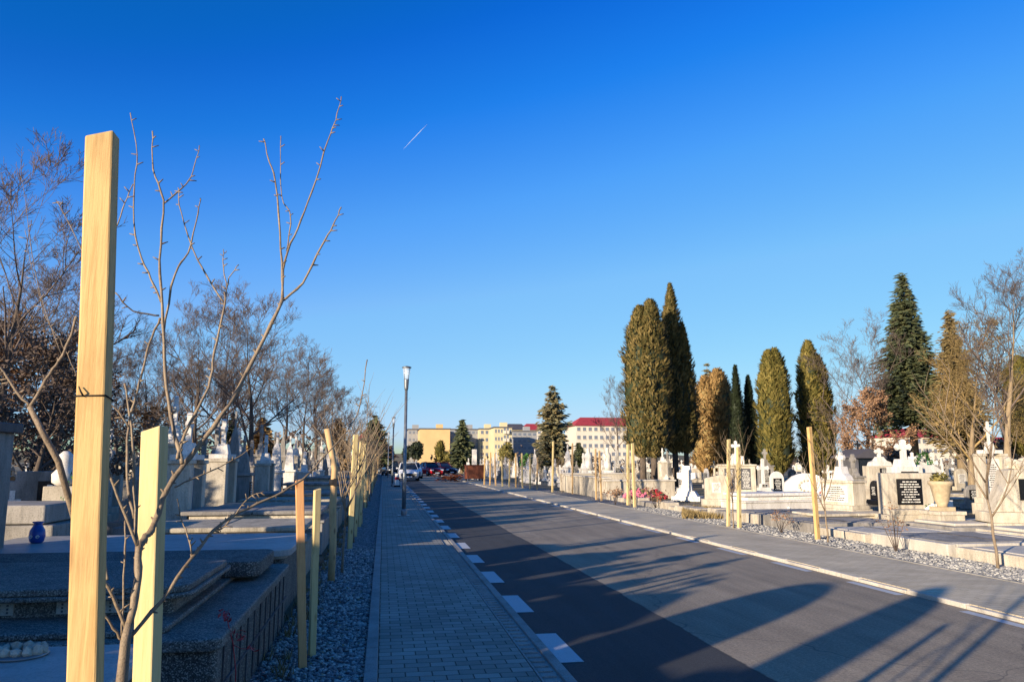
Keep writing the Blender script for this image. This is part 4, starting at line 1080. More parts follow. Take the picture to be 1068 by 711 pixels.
p = on_plane(815, 556, .04); shrub('red_leaved_bush', (p.x, p.y, .04), 'small reddish bush at the block edging near the close pair of stakes', 'dry_leaf', .3, 140, .03, 8, .4, seed=6, stemmat='twig')
p = on_plane(684, 530, .04); shrub('red_leaved_bush', (p.x, p.y, .04), 'rusty bush beside the pavement right of the tied stakes', 'dry_leaf', .5, 260, .045, 9, .6, seed=7, stemmat='twig')
p = on_plane(642, 526, .04); shrub('red_leaved_bush', (p.x, p.y, .04), 'rusty bush beside the pavement left of the tied stakes', 'dry_leaf', .5, 260, .045, 9, .5, seed=8, stemmat='twig')
# dry grass patch
b = MB(); rr = random.Random(5)
for _ in range(2600):
    q = on_plane(rr.uniform(712, 762), rr.uniform(531, 541), .05); hh = rr.uniform(.06, .2); a = rr.uniform(0, pi)
    u = Vector((cos(a), sin(a), 0))*.02; tip = Vector((rr.uniform(-.08,.08), rr.uniform(-.08,.08), hh))
    b.add([q-u, q+u, q+tip], [(0,1,2)])
tag(b.build('dry_grass', M['grass']), 'patch of dry brown grass left of the close pair of stakes', 'grass', None, 'stuff')
# rough edging blocks by the strip
rr = random.Random(15); n_ = 0
for i in range(26):
    y = 19.0+i*.62
    b = MB(); b.box(0,0,0,.5,.56,rr.uniform(.16,.3),.92,.92)
    o = b.build('edging_block', M[rr.choice(['cream_stone', 'grey_stone'])], bevel=.03); o.location = (9.45+rr.uniform(-.06,.06), y, 0); o.rotation_euler = (0,0,rr.uniform(-.08,.08))
    tag(o, 'rough pale stone block in the low edging right of the far gravel', 'stone block', 'edging blocks along the right gravel')
# low plastered wall around graves
p0 = on_plane(600, 513); p1 = on_plane(577, 508.5)
def lowwall(x0, x1, y0, y1, h, lab):
    t = empty('low_wall', ((x0+x1)/2, (y0+y1)/2, 0), 0, lab, 'wall')
    b = MB(); b.box(0,0,0,x1-x0,y1-y0,h); b.build('wall', M['cream_stone'], t, .02); b = MB(); b.box(0,0,h,x1-x0+.1,y1-y0+.1,.07); b.build('coping', M['kerb_light'], t, .015)
lowwall(9.5, 12.6, 33, 33.3, .75, 'low cream wall facing the camera at middle distance on the right')
lowwall(9.5, 9.8, 33.35, 41, .85, 'cream parapet running beside the right gravel beyond the dull stakes')
lowwall(9.7, 14, 42.5, 43, .9, 'farther cream wall behind the parapet')

# ------------------------------------------------------------------ right field
rn = random.Random(91)
types = [P_archd]*2+[P_obg, P_stepg, P_boxg]+[P_boxw]*3+[P_box]*3+[P_ob]*2+[P_arch]*4+[P_archg]*2+[P_archc]*2+[P_cr]*4+[P_crg]*1+[P_crc]*2+[P_twinw]*2+[P_step]*2+[P_boxg]+[P_archd]*1
nr = 0
surv = [(o.location.x, o.location.y) for o in bpy.data.objects if o.parent is None and o.get('group') == GRM]
def clear(x, y, d=1.7): return all((x-a)**2+(y-b)**2 > d*d for a, b in surv)
for row in range(20):
    y = 21.5+row*(2.2+row*.29)
    x = (14.5 if row == 0 else 11.2)+rn.uniform(0, 1)
    xmax = min(14+y*.85, 72)
    while x < xmax:
        if clear(x, y, 1.3) and rn.random() < (.97 if x < y*.5 else .8) and not (x < 14.5 and 32 < y < 44):
            pr = rn.choice(types); near = y < 33
            xx, yy = x+rn.uniform(-.4,.4), y+rn.uniform(-.5,.5)
            # which part of the field it stands in
            if y < 38: lab, g = 'pale monument in the nearer rows behind the surveyed graves at right', 'monuments in the nearer right rows'
            elif y < 62: lab, g = 'small pale monument in the middle rows around the tall thujas', 'monuments in the middle right rows'
            else: lab, g = 'tiny white monument in the distant rows at right', 'monuments in the distant right rows'
            copy_thing(pr, (xx, yy, 0), rn.choice([W, W, 0, 0, -.4])+rn.uniform(-.1,.1), lab, g, (rn.uniform(.65, .95), rn.uniform(.6, .9), rn.uniform(.8, 1.2)), 'gravestone'); nr += 1
            if y < 32 and rn.random() < .5:
                copy_thing(rn.choice([T3, T4]), (xx, yy-1.6, 0), 0, 'pale tomb slab in front of a monument in the nearer right rows', 'tombs in the nearer right rows', (.8,.9,.9), 'tomb')
        x += rn.uniform(1.15, 1.8)*(1+y/70)
# columns near the road far away
y = 46
while y < 122:
    for X in (11.0, 13.2):
        if not (62 < y < 69 and X < 12):
            copy_thing(rn.choice([P_cr, P_ob, P_boxw, P_arch]), (X+rn.uniform(-.2,.2), y, 0), W, 'tiny white monument beside the far part of the right pavement', 'monuments beside the far right pavement', rn.uniform(.75, 1.05), 'gravestone'); nr += 1
    y += rn.uniform(2.6, 3.8)
print('right field', nr)
import collections
print(collections.Counter(o.name.split('.')[0] for o in bpy.data.objects if o.parent is None).most_common(8))
# two white figures / tall statues left of thujas
for px, lab in ((614, 'tall white statue monument, left one before the red-roofed white block'), (634, 'tall white statue monument, right one before the red-roofed white block')):
    q = on_plane(px, 505); t = empty('statue_monument', (q.x, q.y, 0), -.3, lab, 'statue', 'pair of white statues', .66)
    b = MB(); b.box(0,0,0,2.6,1.6,.8); b.box(0,0,.8,2.0,1.2,.7,.8,.8); b.build('base', M['white_stone'], t, .02)
    b = MB(); b.lathe(0,0,[(.55,1.5),(.5,2.0),(.36,2.6),(.42,3.0),(.3,3.3),(.14,3.42),(.2,3.6),(.17,3.8),(.05,3.9)],12); b.build('figure', M['white_stone'], t)
# rusty bin and white pillar
p = on_plane(492, 501.5, .04)
t = empty('rusty_container', (p.x+.2, p.y, .05), .15, 'rusty brown metal container on short legs beside the right pavement', 'container')
b = MB(); b.box(0,0,.18,1.35,1.1,1.05); b.build('box', M['rust'], t, .02); b = MB(); b.box(0,0,1.23,1.42,1.16,.06); b.build('lid', M['rust'], t, .01)
for sx in (-.55,.55):
    for sy in (-.42,.42): b = MB(); b.box(sx,sy,0,.08,.08,.18); b.build('leg', M['dark_metal'], t)
t = empty('scrap_pile', (p.x-1.7, p.y+.6, .04), 0, 'low heap of rusty branches and scrap left of the rusty container', 'heap')
b = MB(); rr = random.Random(2)
for _ in range(60):
    a = rr.uniform(0, pi); c_ = Vector((rr.gauss(0,.5), rr.gauss(0,.3), rr.uniform(.05,.5))); u = Vector((cos(a), sin(a), rr.uniform(-.3,.3)))*.5; b.tube([c_-u, c_+u], [.03,.03], 4)
b.build('branches', M['rust'], t)
t = empty('white_pillar', (p.x+.4, p.y+1.8, 0), 0, 'plain white pillar rising right behind the rusty container', 'pillar')
b = MB(); b.box(0,0,0,.6,.5,.5); b.build('base', M['white_stone'], t, BV); b = MB(); b.box(0,0,.5,.38,.35,2.1); b.build('shaft', M['white_stone'], t, BV)

# ------------------------------------------------------------------ trees
def bare_tree(seed, h, spread=.42, trunk_frac=.28, r0=.17, limbs=11, lv=3, leaves=None, nl=0, ls=.07, tm='bark', bm='twig', leafz=1.0, up=.12):
    rn = random.Random(seed); o = empty('bare_tree'); T = MB(); B = MB(); tips = []
    P = []; x = Vector((0,0,-.1)); dr = Vector((rn.uniform(-.04,.04), rn.uniform(-.04,.04), 1)); n = 9
    for i in range(n+1):
        P.append(x.copy()); dr = (dr+Vector((rn.uniform(-.09,.09), rn.uniform(-.09,.09), .05))).normalized(); x = x+dr*(h*.82/n)
    rs = [r0*(1.25 if i == 0 else 1)*max(.05, (1-i/n)**1.25) for i in range(n+1)]
    T.tube(P, rs, 9)
    def br(p, d, L, r, lvl):
        n = 5 if lvl > 1 else (4 if lvl == 1 else 3); Q = [p]; dd = d.normalized()
        for i in range(n):
            dd = (dd+Vector((rn.uniform(-.13,.13), rn.uniform(-.13,.13), rn.uniform(-.03,.11)+up*.5))).normalized(); Q.append(Q[-1]+dd*L/n)
        B.tube(Q, [max(r*(1-.75*i/n), (.0045)) for i in range(n+1)], 5 if lvl > 1 else 3, cap=False)
        if lvl == 0: tips.append((Q[-1], dd)); tips.append((Q[1], dd)); return
        k = {3: 8, 2: 7, 1: 6}[lvl]
        for j in range(k):
            t = rn.uniform(.18, 1.0); i = min(int(t*n), n-1); q = Q[i].lerp(Q[i+1], t*n-i)
            a = dd.orthogonal(); a.rotate(Matrix.Rotation(rn.uniform(0, 2*pi), 3, dd))
            br(q, (Q[i+1]-Q[i]).normalized()+a*rn.uniform(.5, 1.0), L*rn.uniform(.38, .62)*(1-.25*t), r*.5, lvl-1)
    for k in range(limbs):
        t = trunk_frac+(1-trunk_frac)*((k+.3)/limbs)**.9; i = min(int(t*n), n-1); q = P[i].lerp(P[i+1], t*n-i)
        a = k*2.4+rn.uniform(-.4, .4); el = .45+.9*t
        br(q, Vector((cos(a), sin(a), el)), h*spread*(1.15-.62*t)*rn.uniform(.85, 1.1), rs[i]*.45, lv)
    T.build('trunk', M[tm], o); B.build('branches', M[bm], o)
    if leaves:
        L_ = MB()
        for _ in range(nl):
            q, dd = rn.choice(tips)
            if q.z > h*leafz: continue
            u = Vector((rn.gauss(0,1), rn.gauss(0,1), rn.gauss(0,1))).normalized(); w = u.orthogonal().normalized()
            c_ = q+Vector((rn.gauss(0,.1), rn.gauss(0,.1), rn.gauss(0,.1))); k = ls*rn.uniform(.6, 1.4); L_.leaf(c_, u*k, w*k*.6)
        L_.build('dry_leaves', M[leaves], o)
    return proto(o)
BT1 = bare_tree(1, 9, .40, .26, .17)
BT2 = bare_tree(2, 10, .34, .22, .19, 12, up=.2)
BT3 = bare_tree(3, 8, .48, .3, .15, 10)
BTL = bare_tree(4, 7.5, .42, .15, .2, 10, 2, 'dry_leaf', 9000, .08)
BTLd = bare_tree(5, 7.5, .45, .12, .2, 11, 2, 'dry_leaf_dark', 7500, .08)
BTG = bare_tree(6, 9, .42, .22, .2, 12, 3, 'gold_leaf', 6000, .06, 'bark_pale', 'twig_gold')
BTR = bare_tree(7, 9.6, .42, .28, .22, 11, 3, None, 0, 0, 'bark_pale', 'twig')
GTL = 'bare trees behind the left graves'
def tree(pr, px, ybase_depth, ytop, lab, group, rz=0, h0=9, cat='tree', wk=1.0):
    q = at_depth(px, 481, ybase_depth); top = at_depth(px, ytop, ybase_depth).z; s = top/h0
    return copy_thing(pr, (q.x, ybase_depth, 0), rz, lab, group, (s*wk, s*wk, s), cat)
tree(BT1, -6, 21, 175, 'large bare tree at the left edge behind the tall golden stake', GTL, .5, 8.6)
tree(BT3, 60, 30, 300, 'bare tree between the left edge and the tall golden stake', GTL, 1.5, 7.7)
tree(BT2, 200, 36, 312, 'bare tree seen through the foreground sapling, left one of the tall pair', GTL, 2.2, 9.6)
tree(BT1, 262, 33, 300, 'bare tree with spreading crown, right one of the tall pair behind the sapling', GTL, 4.2, 8.7)
tree(BT2, 150, 44, 345, 'bare tree right of the pale yellow-green stake top', GTL, 3, 9.6)
tree(BT3, 318, 46, 375, 'smaller bare tree right of the spreading one', GTL, .8, 7.7)
tree(BT1, 345, 60, 395, 'small distant bare tree above the crooked round pole', GTL, 5.8, 8.7)
tree(BT2, 120, 60, 372, 'distant bare tree behind the tall golden stake', GTL, 5, 9.6)
tree(BT3, 228, 62, 372, 'distant bare tree in the gap of the tall pair', GTL, 2.5, 7.7)
for px_, dd_, yt_, pr_, lab_ in ((98, 48, 350, BT1, 'bare tree half hidden by the tall golden stake'), (176, 52, 352, BT3, 'bare tree low between the pale yellow stake and the tall pair'), (232, 47, 330, BT2, 'bare tree filling the gap between the tall pair'),
        (292, 54, 350, BT3, 'bare tree on the right flank of the spreading one'), (330, 66, 392, BT2, 'slim distant bare tree left of the crooked round pole'), (362, 78, 412, BT1, 'smallest distant bare tree right above the thick pale stake'), (40, 40, 290, BT2, 'bare tree behind the brown-leaved one at the left edge')):
    tree(pr_, px_, dd_, yt_, lab_, GTL, px_*.7, 8.9, wk=1.25)
tree(BTLd, 30, 17.5, 352, 'low tree full of dark brown dry leaves at the left edge', 'brown-leaved trees at left', 0, 7.2)
tree(BTLd, 95, 22, 395, 'brown-leaved tree behind the tall golden stake', 'brown-leaved trees at left', 2, 7.2, wk=1.3)
tree(BTL, -30, 26, 330, 'brown-leaved tree cut by the left edge', 'brown-leaved trees at left', 4, 7.2, wk=1.2)
tree(BTLd, 170, 40, 428, 'dark brown-leaved tree low behind the monuments at left', 'brown-leaved trees at left', 4, 7.2, wk=1.8)
# right side
tree(BTL, 905, 38, 412, 'tree of pale brown dry leaves behind the dark mausoleum', 'broadleaf trees at right', 1, 7.2, wk=1.15)
tree(BT3, 903, 41, 352, 'bare-topped tree rising out of the brown leaves at right', 'broadleaf trees at right', 2, 7.7)
tree(BTR, 1046, 27, 276, 'large bare tree at the far right with pale trunk', 'broadleaf trees at right', 1, 9.2, wk=.8)
tree(BTG, 1012, 35, 345, 'golden twiggy tree between the spruce and the large bare tree', 'broadleaf trees at right', 3, 8.6)
tree(BTG, 1085, 36, 400, 'golden twiggy tree cut by the right edge', 'broadleaf trees at right', 5, 8.6)
tree(BT1, 645, 75, 395, 'thin bare tree just left of the tallest thujas', 'broadleaf trees at right', 3, 8.7, wk=.7)
tree(BT3, 870, 70, 432, 'distant bare tree right of the rightmost thuja', 'broadleaf trees at right', 3, 7.7)
tree(BT2, 1005, 60, 430, 'distant bare tree before the red-roofed building at right', 'broadleaf trees at right', 3, 9.6)

def thuja(name, cols, leafm, seed, n=9000, ls=.15, trunk=True, label=None, low=.05, point=False):
    # cols: (x, y, height, radius, z0)
    rn = random.Random(seed); o = empty(name); L = MB(); C = MB(); T = MB()
    def prof(t, k=0):
        a, p, e = ((.30, 1.5, .85) if point else (.42, 2.4, .62))
        return (min(1, (t+.02)/.14)**.6)*max(0, 1-max(0, (t-a)/(1-a))**p)**e
    for (cx, cy, H, r, z0) in cols:
        lob = rn.randint(5, 7); ph = rn.uniform(0, 6)
        ring = []; m = 20; nz = 26
        vs = []; fs = []
        for i in range(nz+1):
            t = i/nz; z = z0+(H-z0)*t*.985; pr_ = max(.02, prof(t))*r*.8
            for k in range(m):
                a = 2*pi*k/m; q = pr_*(1+.1*sin(lob*a+ph+1.2*t*3)+.16*noise.noise(Vector((cos(a)*2+seed, sin(a)*2, z*.9))))
                vs.append((cx+q*cos(a), cy+q*sin(a), z))
        for i in range(nz):
            for k in range(m): k2 = (k+1) % m; fs.append((i*m+k, i*m+k2, (i+1)*m+k2, (i+1)*m+k))
        fs.append(tuple(range(m-1,-1,-1))); fs.append(tuple(range(nz*m, nz*m+m)))
        C.add(vs, fs, True)
        cnt = int(n*(H*r)/sum(c[2]*c[3] for c in cols))
        for _ in range(cnt):
            t = rn.random()**.93; a = rn.uniform(0, 2*pi); z = z0+(H-z0)*t
            clump = noise.noise(Vector((cos(a)*r*1.6+cx, sin(a)*r*1.6+cy, z*1.35+seed)))
            clump2 = noise.noise(Vector((cos(a)*r*4+cx, sin(a)*r*4+cy, z*3.2+seed)))
            q = max(.02, prof(t))*r*(.93+.1*sin(lob*a+ph+1.2*t*3)+.34*clump+.24*clump2+rn.uniform(-.09,.04)+(rn.uniform(.02,.14) if rn.random() < .12 else 0))
            c_ = Vector((cx+q*cos(a), cy+q*sin(a), z))
            out = Vector((cos(a), sin(a), 1.1+rn.uniform(-.8,.9))).normalized()
            side = Vector((-sin(a), cos(a), rn.uniform(-.5,.5))).normalized(); out = (out+side*rn.uniform(-.6,.6)).normalized()
            k = ls*rn.choice((.5,.7,.9,1.2,1.5)); L.leaf(c_, out*k, side*k*.42)
        if trunk: T.tube([(cx,cy,-.1),(cx,cy,z0+1.0)], [r*.16+.05, r*.12+.04], 8)
    if trunk: T.build('trunk', M['bark'], o)
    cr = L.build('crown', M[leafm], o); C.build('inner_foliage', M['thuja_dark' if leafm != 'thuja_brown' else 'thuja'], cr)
    return o
def place(o, px, Y, lab, group, rz=0, cat='tree'):
    q = at_depth(px, 481, Y); o.location = (q.x, Y, 0); o.rotation_euler = (0,0,rz); tag(o, lab, cat, group); return o
GT = 'columnar thuja trees at right'
def hgt(px, py, Y): return at_depth(px, py, Y).z
def thuja_at(px, Y, ytop, wpx, leafm, lab, seed, n, z0=.6, split=None, ls=.15, point=False):
    H = hgt(px, ytop, Y); r = wpx/2/FOC*Y*1.02
    if split:
        cols = [(c[0]*r, c[1]*r, H*c[2], r*c[3], z0) for c in split]
    else: cols = [(0,0,H,r,z0)]
    return place(thuja('thuja_tree', cols, leafm, seed, n, ls, point=point), px, Y, lab, GT)
thuja_at(676, 48, 313, 52, 'thuja', 'tallest thuja pair, left one with a rounded double top and bare foot', 1, 19000, 1.9, [(-.22,0,.965,.76),(.22,-.1,1.0,.78)])
thuja_at(707, 50, 297, 46, 'thuja', 'tallest thuja pair, right one with the pointed highest tip', 2, 18000, 2.2, [(-.12,0,1.0,.82),(.38,-.1,.8,.66)], point=True)
thuja_at(746, 58, 385, 50, 'thuja_brown', 'broad brownish thuja between the tall pair and the dark ones', 3, 9000, .8, [(-.35,0,.93,.66),(.25,0,1.0,.8)], .2)
thuja_at(771, 52, 382, 19, 'thuja_dark', 'slim dark thuja, left one of the dark pair', 4, 5000, .3, point=True)
thuja_at(784, 53, 392, 20, 'thuja_dark', 'slim dark thuja, right one of the dark pair', 5, 5000, .3, point=True)
thuja_at(810, 43, 364, 38, 'thuja_olive', 'olive-green round-topped thuja right of the dark pair', 6, 14000, 1.0, [(-.2,0,.985,.8),(.2,-.05,1.0,.8)])
thuja_at(853, 45, 356, 41, 'thuja_olive', 'olive-green thuja with pointed tip, rightmost of the columnar ones', 7, 14000, .6, [(-.2,0,1.0,.76),(.3,0,.9,.7)])
thuja_at(1072, 45, 372, 44, 'thuja_olive', 'thuja cut by the right edge of the photo', 9, 9000, 2.0)
thuja_at(459, 115, 461, 9, 'thuja_olive', 'tiny olive thuja in front of the yellow apartment block', 10, 1200, .5, ls=.4)

def conifer(name, H, r, leafm, seed, z0=1.0, n=34, trunk=.2, dens=26, ls=.22, droop=.3, uneven=.2, zj=.1):
    rn = random.Random(seed); o = empty(name); T = MB(); T.tube([(0,0,-.1),(0,0,H*.5),(0,0,H*.97)], [trunk, trunk*.55, .03], 8); T.build('trunk', M['bark_pale'], o)
    L = MB(); B = MB()
    for i in range(n):
        t = (i+.5)/n; z = z0+(H-z0)*min(.985, max(0, t+rn.uniform(-.018,.018)))**.95
        Lr = r*(1-t)**.8*rn.uniform(1-uneven, 1+uneven*.6)+.12; k = max(5, int(11*(1-t)+4))
        for j in range(k):
            a = 2*pi*j/k+rn.uniform(-.4,.4); LL = Lr*rn.uniform(.7, 1.08)
            tip = Vector((cos(a)*LL, sin(a)*LL, z-droop*LL+.25*LL*t)); b0 = Vector((0,0,z)); B.tube([b0, b0.lerp(tip,.5)+Vector((0,0,.06*LL)), tip], [.03,.02,.008], 3, cap=False)
            m = max(5, int(dens*LL/r))
            for q in range(m):
                u_ = rn.uniform(.12, 1.0); c_ = b0.lerp(tip, u_)+Vector((rn.gauss(0,.1), rn.gauss(0,.1), rn.gauss(0,zj)))*(.5+LL*.35)
                dd = Vector((cos(a)+rn.gauss(0,.5), sin(a)+rn.gauss(0,.5), rn.uniform(-.5,.1))).normalized(); w = dd.orthogonal().normalized(); kk = ls*rn.uniform(.5,1.2)
                L.leaf(c_, dd*kk, w*kk*.38)
    B.build('branches', M['bark'], o); L.build('crown', M[leafm], o); return o
def con_at(px, Y, ytop, wpx, leafm, lab, seed, **k):
    H = hgt(px, ytop, Y); r = wpx/2/FOC*Y
    return place(conifer('conifer_tree', H, r, leafm, seed, **k), px, Y, lab, 'conifers')
con_at(955, 43, 287, 84, 'spruce', 'tall dark spruce at right with a bare leaning trunk foot', 1, z0=4.2, trunk=.28, n=60, dens=56, ls=.25, droop=.28, uneven=.3, zj=.22)
con_at(1003, 41, 328, 58, 'gold_leaf', 'golden thinning conifer between the spruce and the large bare tree', 8, z0=2.4, trunk=.3, n=52, dens=48, ls=.2, droop=-.35, uneven=.45, zj=.3)
con_at(482, 108, 437, 34, 'spruce', 'dark green spruce standing before the yellow apartment block', 2, z0=1.0, trunk=.25, n=24, dens=30, ls=.45)
con_at(577, 72, 403, 52, 'spruce_grey', 'brownish grey broad conifer before the cream apartment block', 3, z0=1.2, trunk=.3, n=26, dens=46, ls=.34, droop=-.15, uneven=.45)
con_at(604, 85, 462, 18, 'spruce', 'small dark conifer left of the white statues', 4, z0=.6, n=14, ls=.35)
con_at(741, 70, 379, 26, 'spruce_grey', 'grey-green conifer tip behind the brownish thuja', 5, z0=1, n=24, dens=30, ls=.3)
con_at(390, 85, 434, 36, 'spruce', 'dark conifer at the end of the left row beside the lamps', 6, z0=1.0, n=20, dens=40, ls=.4, droop=-.1, uneven=.45)
con_at(352, 70, 436, 32, 'thuja_brown', 'brown conical conifer above the left stakes', 7, z0=.8, n=20, dens=46, ls=.3, droop=-.1)
con_at(272, 66, 436, 36, 'thuja_brown', 'brown conifer behind the white obelisks at left', 8, z0=.8, n=20, dens=46, ls=.3, droop=-.1)
con_at(240, 80, 430, 22, 'thuja_dark', 'narrow dark conifer behind the second shade-blue panelled monument', 9, z0=.8, n=20, dens=36, ls=.3)
def roundtree(px, Y, ytop, wpx, leafm, lab, seed, n=1800, ls=.3, z0=1.4):
    H = hgt(px, ytop, Y); r = wpx/2/FOC*Y; rn = random.Random(seed)
    o = empty('round_tree'); T = MB(); T.tube([(0,0,-.1),(0,0,z0+r*.6)], [.14,.1], 7); T.build('trunk', M['bark'], o)
    L = MB(); 
    for k in range(12):
        a = rn.uniform(0, 2*pi); q = r*.55*rn.random()**.5; z = z0+(H-z0)*rn.uniform(.3,.75); leafball(L, (q*cos(a), q*sin(a), z), r*.55, n//12, ls, rn, .9*(H-z0)/(2*r))
    L.build('crown', M[leafm], o); return place(o, px, Y, lab, 'small round trees at the far end')
roundtree(432, 105, 460, 18, 'thuja_dark', 'dark round tree just right of the nearest lamp pole', 1)
roundtree(425, 112, 464, 12, 'thuja_dark', 'smaller dark round tree behind the lamp pole', 12, 900)
roundtree(529, 95, 461, 17, 'thuja_olive', 'olive-brown domed tree before the cream apartment block', 2)
roundtree(466, 100, 471, 7, 'thuja_olive', 'tiny ball-shaped tree left of the spruce', 3, 500)
roundtree(548, 100, 472, 15, 'green_leaf', 'bright green low bush tree right of the domed tree', 4, 900, z0=.6)
roundtree(935, 60, 463, 46, 'dry_leaf_dark', 'grey-brown rounded thicket before the red-roofed building at right', 5, 3500, .2, .4)
roundtree(762, 64, 440, 40, 'thuja_dark', 'dark evergreen clump behind the dark thuja pair', 6, 3000, .25, .4)
roundtree(1040, 62, 455, 60, 'dry_leaf', 'brown thicket behind the large bare tree', 7, 3500, .22, .3)
roundtree(400, 125, 462, 24, 'dry_leaf', 'pale pinkish-brown thicket at the end of the road', 8, 2200, .35, .3)

# far wood that reads as one mass
b = MB(); rn = random.Random(31)
for _ in range(26000):
    x = rn.uniform(-330, 520); y = rn.uniform(128, 150)+abs(x)*.05
    if -6 < x < 32 : 
        if rn.random() < .93: continue
    hm = 3.2+2.6*noise.noise(Vector((x*.05, 2, 0)))+1.6*noise.noise(Vector((x*.22, 9, 0)))
    if x > 30: hm *= .62
    if x < -10: hm *= 1.7
    c_ = Vector((x, y, max(0, hm)*rn.random()**.7)); u = Vector((rn.gauss(0,1), rn.gauss(0,1), rn.gauss(0,1))).normalized(); w = u.orthogonal(); k = rn.uniform(.2,.6)
    b.leaf(c_, u*k, w*k*.6)
tag(b.build('far_wood', M['dry_leaf_dark']), 'brown line of leafless wood along the far side of the cemetery', 'wood', None, 'stuff')

# ------------------------------------------------------------------ buildings
def building(label, px0, px1, ytop, Y, wall, roof=None, rows=5, colsn=6, ridge=0, depth=14, rz=0.0, win=True, gap=.0, balc=(), flat='roofdark'):
    a = at_depth(px0, 481, Y); c = at_depth(px1, 481, Y); H = at_depth((px0+px1)/2, ytop, Y).z; Wd = c.x-a.x
    t = empty('apartment_block', ((a.x+c.x)/2, Y+depth/2, 0), 0, label, 'building')
    hw = H-ridge
    b = MB(); b.box(0,0,0,Wd,depth,hw); b.build('wall', M[wall], t)
    if ridge:
        b = MB(); e = .5; b.add([(-Wd/2-e,-depth/2-e,hw),(Wd/2+e,-depth/2-e,hw),(Wd/2+e,depth/2+e,hw),(-Wd/2-e,depth/2+e,hw),(-Wd/2+3,0,H),(Wd/2-1,0,H)], [(3,2,1,0),(0,1,5,4),(2,3,4,5),(1,2,5),(3,0,4)])
        b.build('roof', M[roof], t)
    else:
        b = MB(); b.box(0,0,hw+.003,Wd+.5,depth+.5,.35); rf = b.build('roof', M[flat], t)
        b = MB(); b.box(Wd*.2,0,hw+.36,2.2,2.2,1.6); b.build('vent_house', M[wall], rf)
    if win:
        fh = hw/rows
        for r_ in range(rows):
            for k in range(colsn):
                x = -Wd/2+Wd*(k+.5)/colsn
                if k in balc:
                    b = MB(); b.box(x,-depth/2-.55,fh*r_+.5,Wd/colsn*.8,1.1,1.0); b.build('balcony', M['wallwhite'], t)
                    b = MB(); b.box(x,-depth/2-.03,fh*r_+1.52,Wd/colsn*.7,.05,fh*.42); b.build('window', M['far_glass'], t)
                else:
                    b = MB(); b.box(x,-depth/2-.03,fh*r_+fh*.38,min(1.7, Wd/colsn*.55),.05,fh*.42); w = b.build('window', M['far_glass'], t)
                    b = MB(); b.box(x,-depth/2-.08,fh*r_+fh*.38-.15,min(2.0, Wd/colsn*.65),.16,.12); b.build('sill', M['wallwhite'], w)
    return t
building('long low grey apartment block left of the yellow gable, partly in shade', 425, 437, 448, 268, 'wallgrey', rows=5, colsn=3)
building('yellow apartment block with blank sunlit gable behind the spruce', 437.5, 469, 447.5, 252, 'wallyellow', win=False, rows=1, depth=16)
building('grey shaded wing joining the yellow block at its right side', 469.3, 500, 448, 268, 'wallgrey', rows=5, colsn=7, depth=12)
building('cream apartment block wing with few windows between spruce and balconies', 500.3, 515, 447.5, 262, 'wallcream', rows=5, colsn=3, depth=12)
building('cream-yellow apartment block with white balconies and small windows', 515.5, 534, 446, 240, 'wallcream', rows=5, colsn=6, balc=(3, 4), depth=14)
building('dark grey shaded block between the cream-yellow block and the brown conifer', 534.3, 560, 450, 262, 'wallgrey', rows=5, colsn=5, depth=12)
building('cream house with dark pitched roof rising behind the balcony block', 525, 550, 441, 300, 'wallcream', 'roofdark', rows=6, colsn=5, ridge=2.6)
building('white building with dull red roof behind the brown conifer', 545, 575, 441, 330, 'wallwhite', 'roofred', rows=6, colsn=6, ridge=3.0)
building('large white apartment block with bright red pitched roof left of the tallest thujas', 601, 672, 434, 215, 'wallwhite', 'roofred', rows=5, colsn=12, ridge=2.7, depth=13)
building('long white building with red roof seen low between the trunks at right', 935, 1012, 446, 240, 'wallwhite', 'roofred', rows=3, colsn=14, ridge=3.2)
building('pale house with brownish roof far right behind the bare tree', 1030, 1075, 455, 230, 'wallcream', 'roofred', rows=2, colsn=6, ridge=2.5)
building('small house with red roof peeking above the dark conifer at left', 371, 385, 445, 190, 'wallcream', 'roofred', rows=2, colsn=3, ridge=3)

# ------------------------------------------------------------------ unseen monuments and thujas added left of the viewer to shade the road
rn = random.Random(8)
SH = [(P_archc, -3.8, 1.8, (1.15, 1, 2.4)), (P_archc, -3.9, .0, (.62, .8, 2.75)),
      (P_ob, -3.7, 3.5, (1.2,1.2,.9)), (P_step, -3.7, 4.4, (1.1,1,1.1)), (P_box, -3.75, 5.6, (1.1, 1, 1.25)), (P_twin, -3.7, 7.1, (.9, 1, 1.2)),
      (P_archc, -3.9, .95, (1.0,1,1.5)), (P_archg, -3.9, 2.75, (1.1,1,1.7)), (P_archc, -3.9, 6.4, (.9,1,1.5)),
      (P_ch, -5.9, 1.9, (.8,.8,1.25)), (P_box, -6.1, 5.0, (1.1,1,1.45)), (P_twin, -6.0, 3.3, (.9,1,1.15)), (P_ob, -5.9, 6.8, 1.25), (P_step, -6, .2, (1,1,1.4)), (P_box, -8.6, 2.4, (1.2,1,1.7))]
ords = ['first', 'second', 'third', 'fourth', 'fifth', 'sixth', 'seventh', 'eighth', 'ninth', 'tenth', 'eleventh', 'twelfth', 'thirteenth', 'fourteenth', 'fifteenth', 'sixteenth', 'seventeenth']
for k, (pr, x, y, s_) in enumerate(SH):
    copy_thing(pr, (x, y, 0), pi/2, 'unseen monument added left of the viewer to shade the road', 'unseen shade monuments near the viewer', s_, 'gravestone')
for k in range(7):
    copy_thing([P_twin, P_boxg, P_archc][k % 3], (-4.9, -.75+k*1.42, 0), pi/2, 'unseen monument added left of the viewer to shade the road', 'unseen shade monuments near the viewer', [(1.0, .8, 1.2), (1.25, .8, 1.2), (1.2, 1, 1.75)][k % 3], 'gravestone')
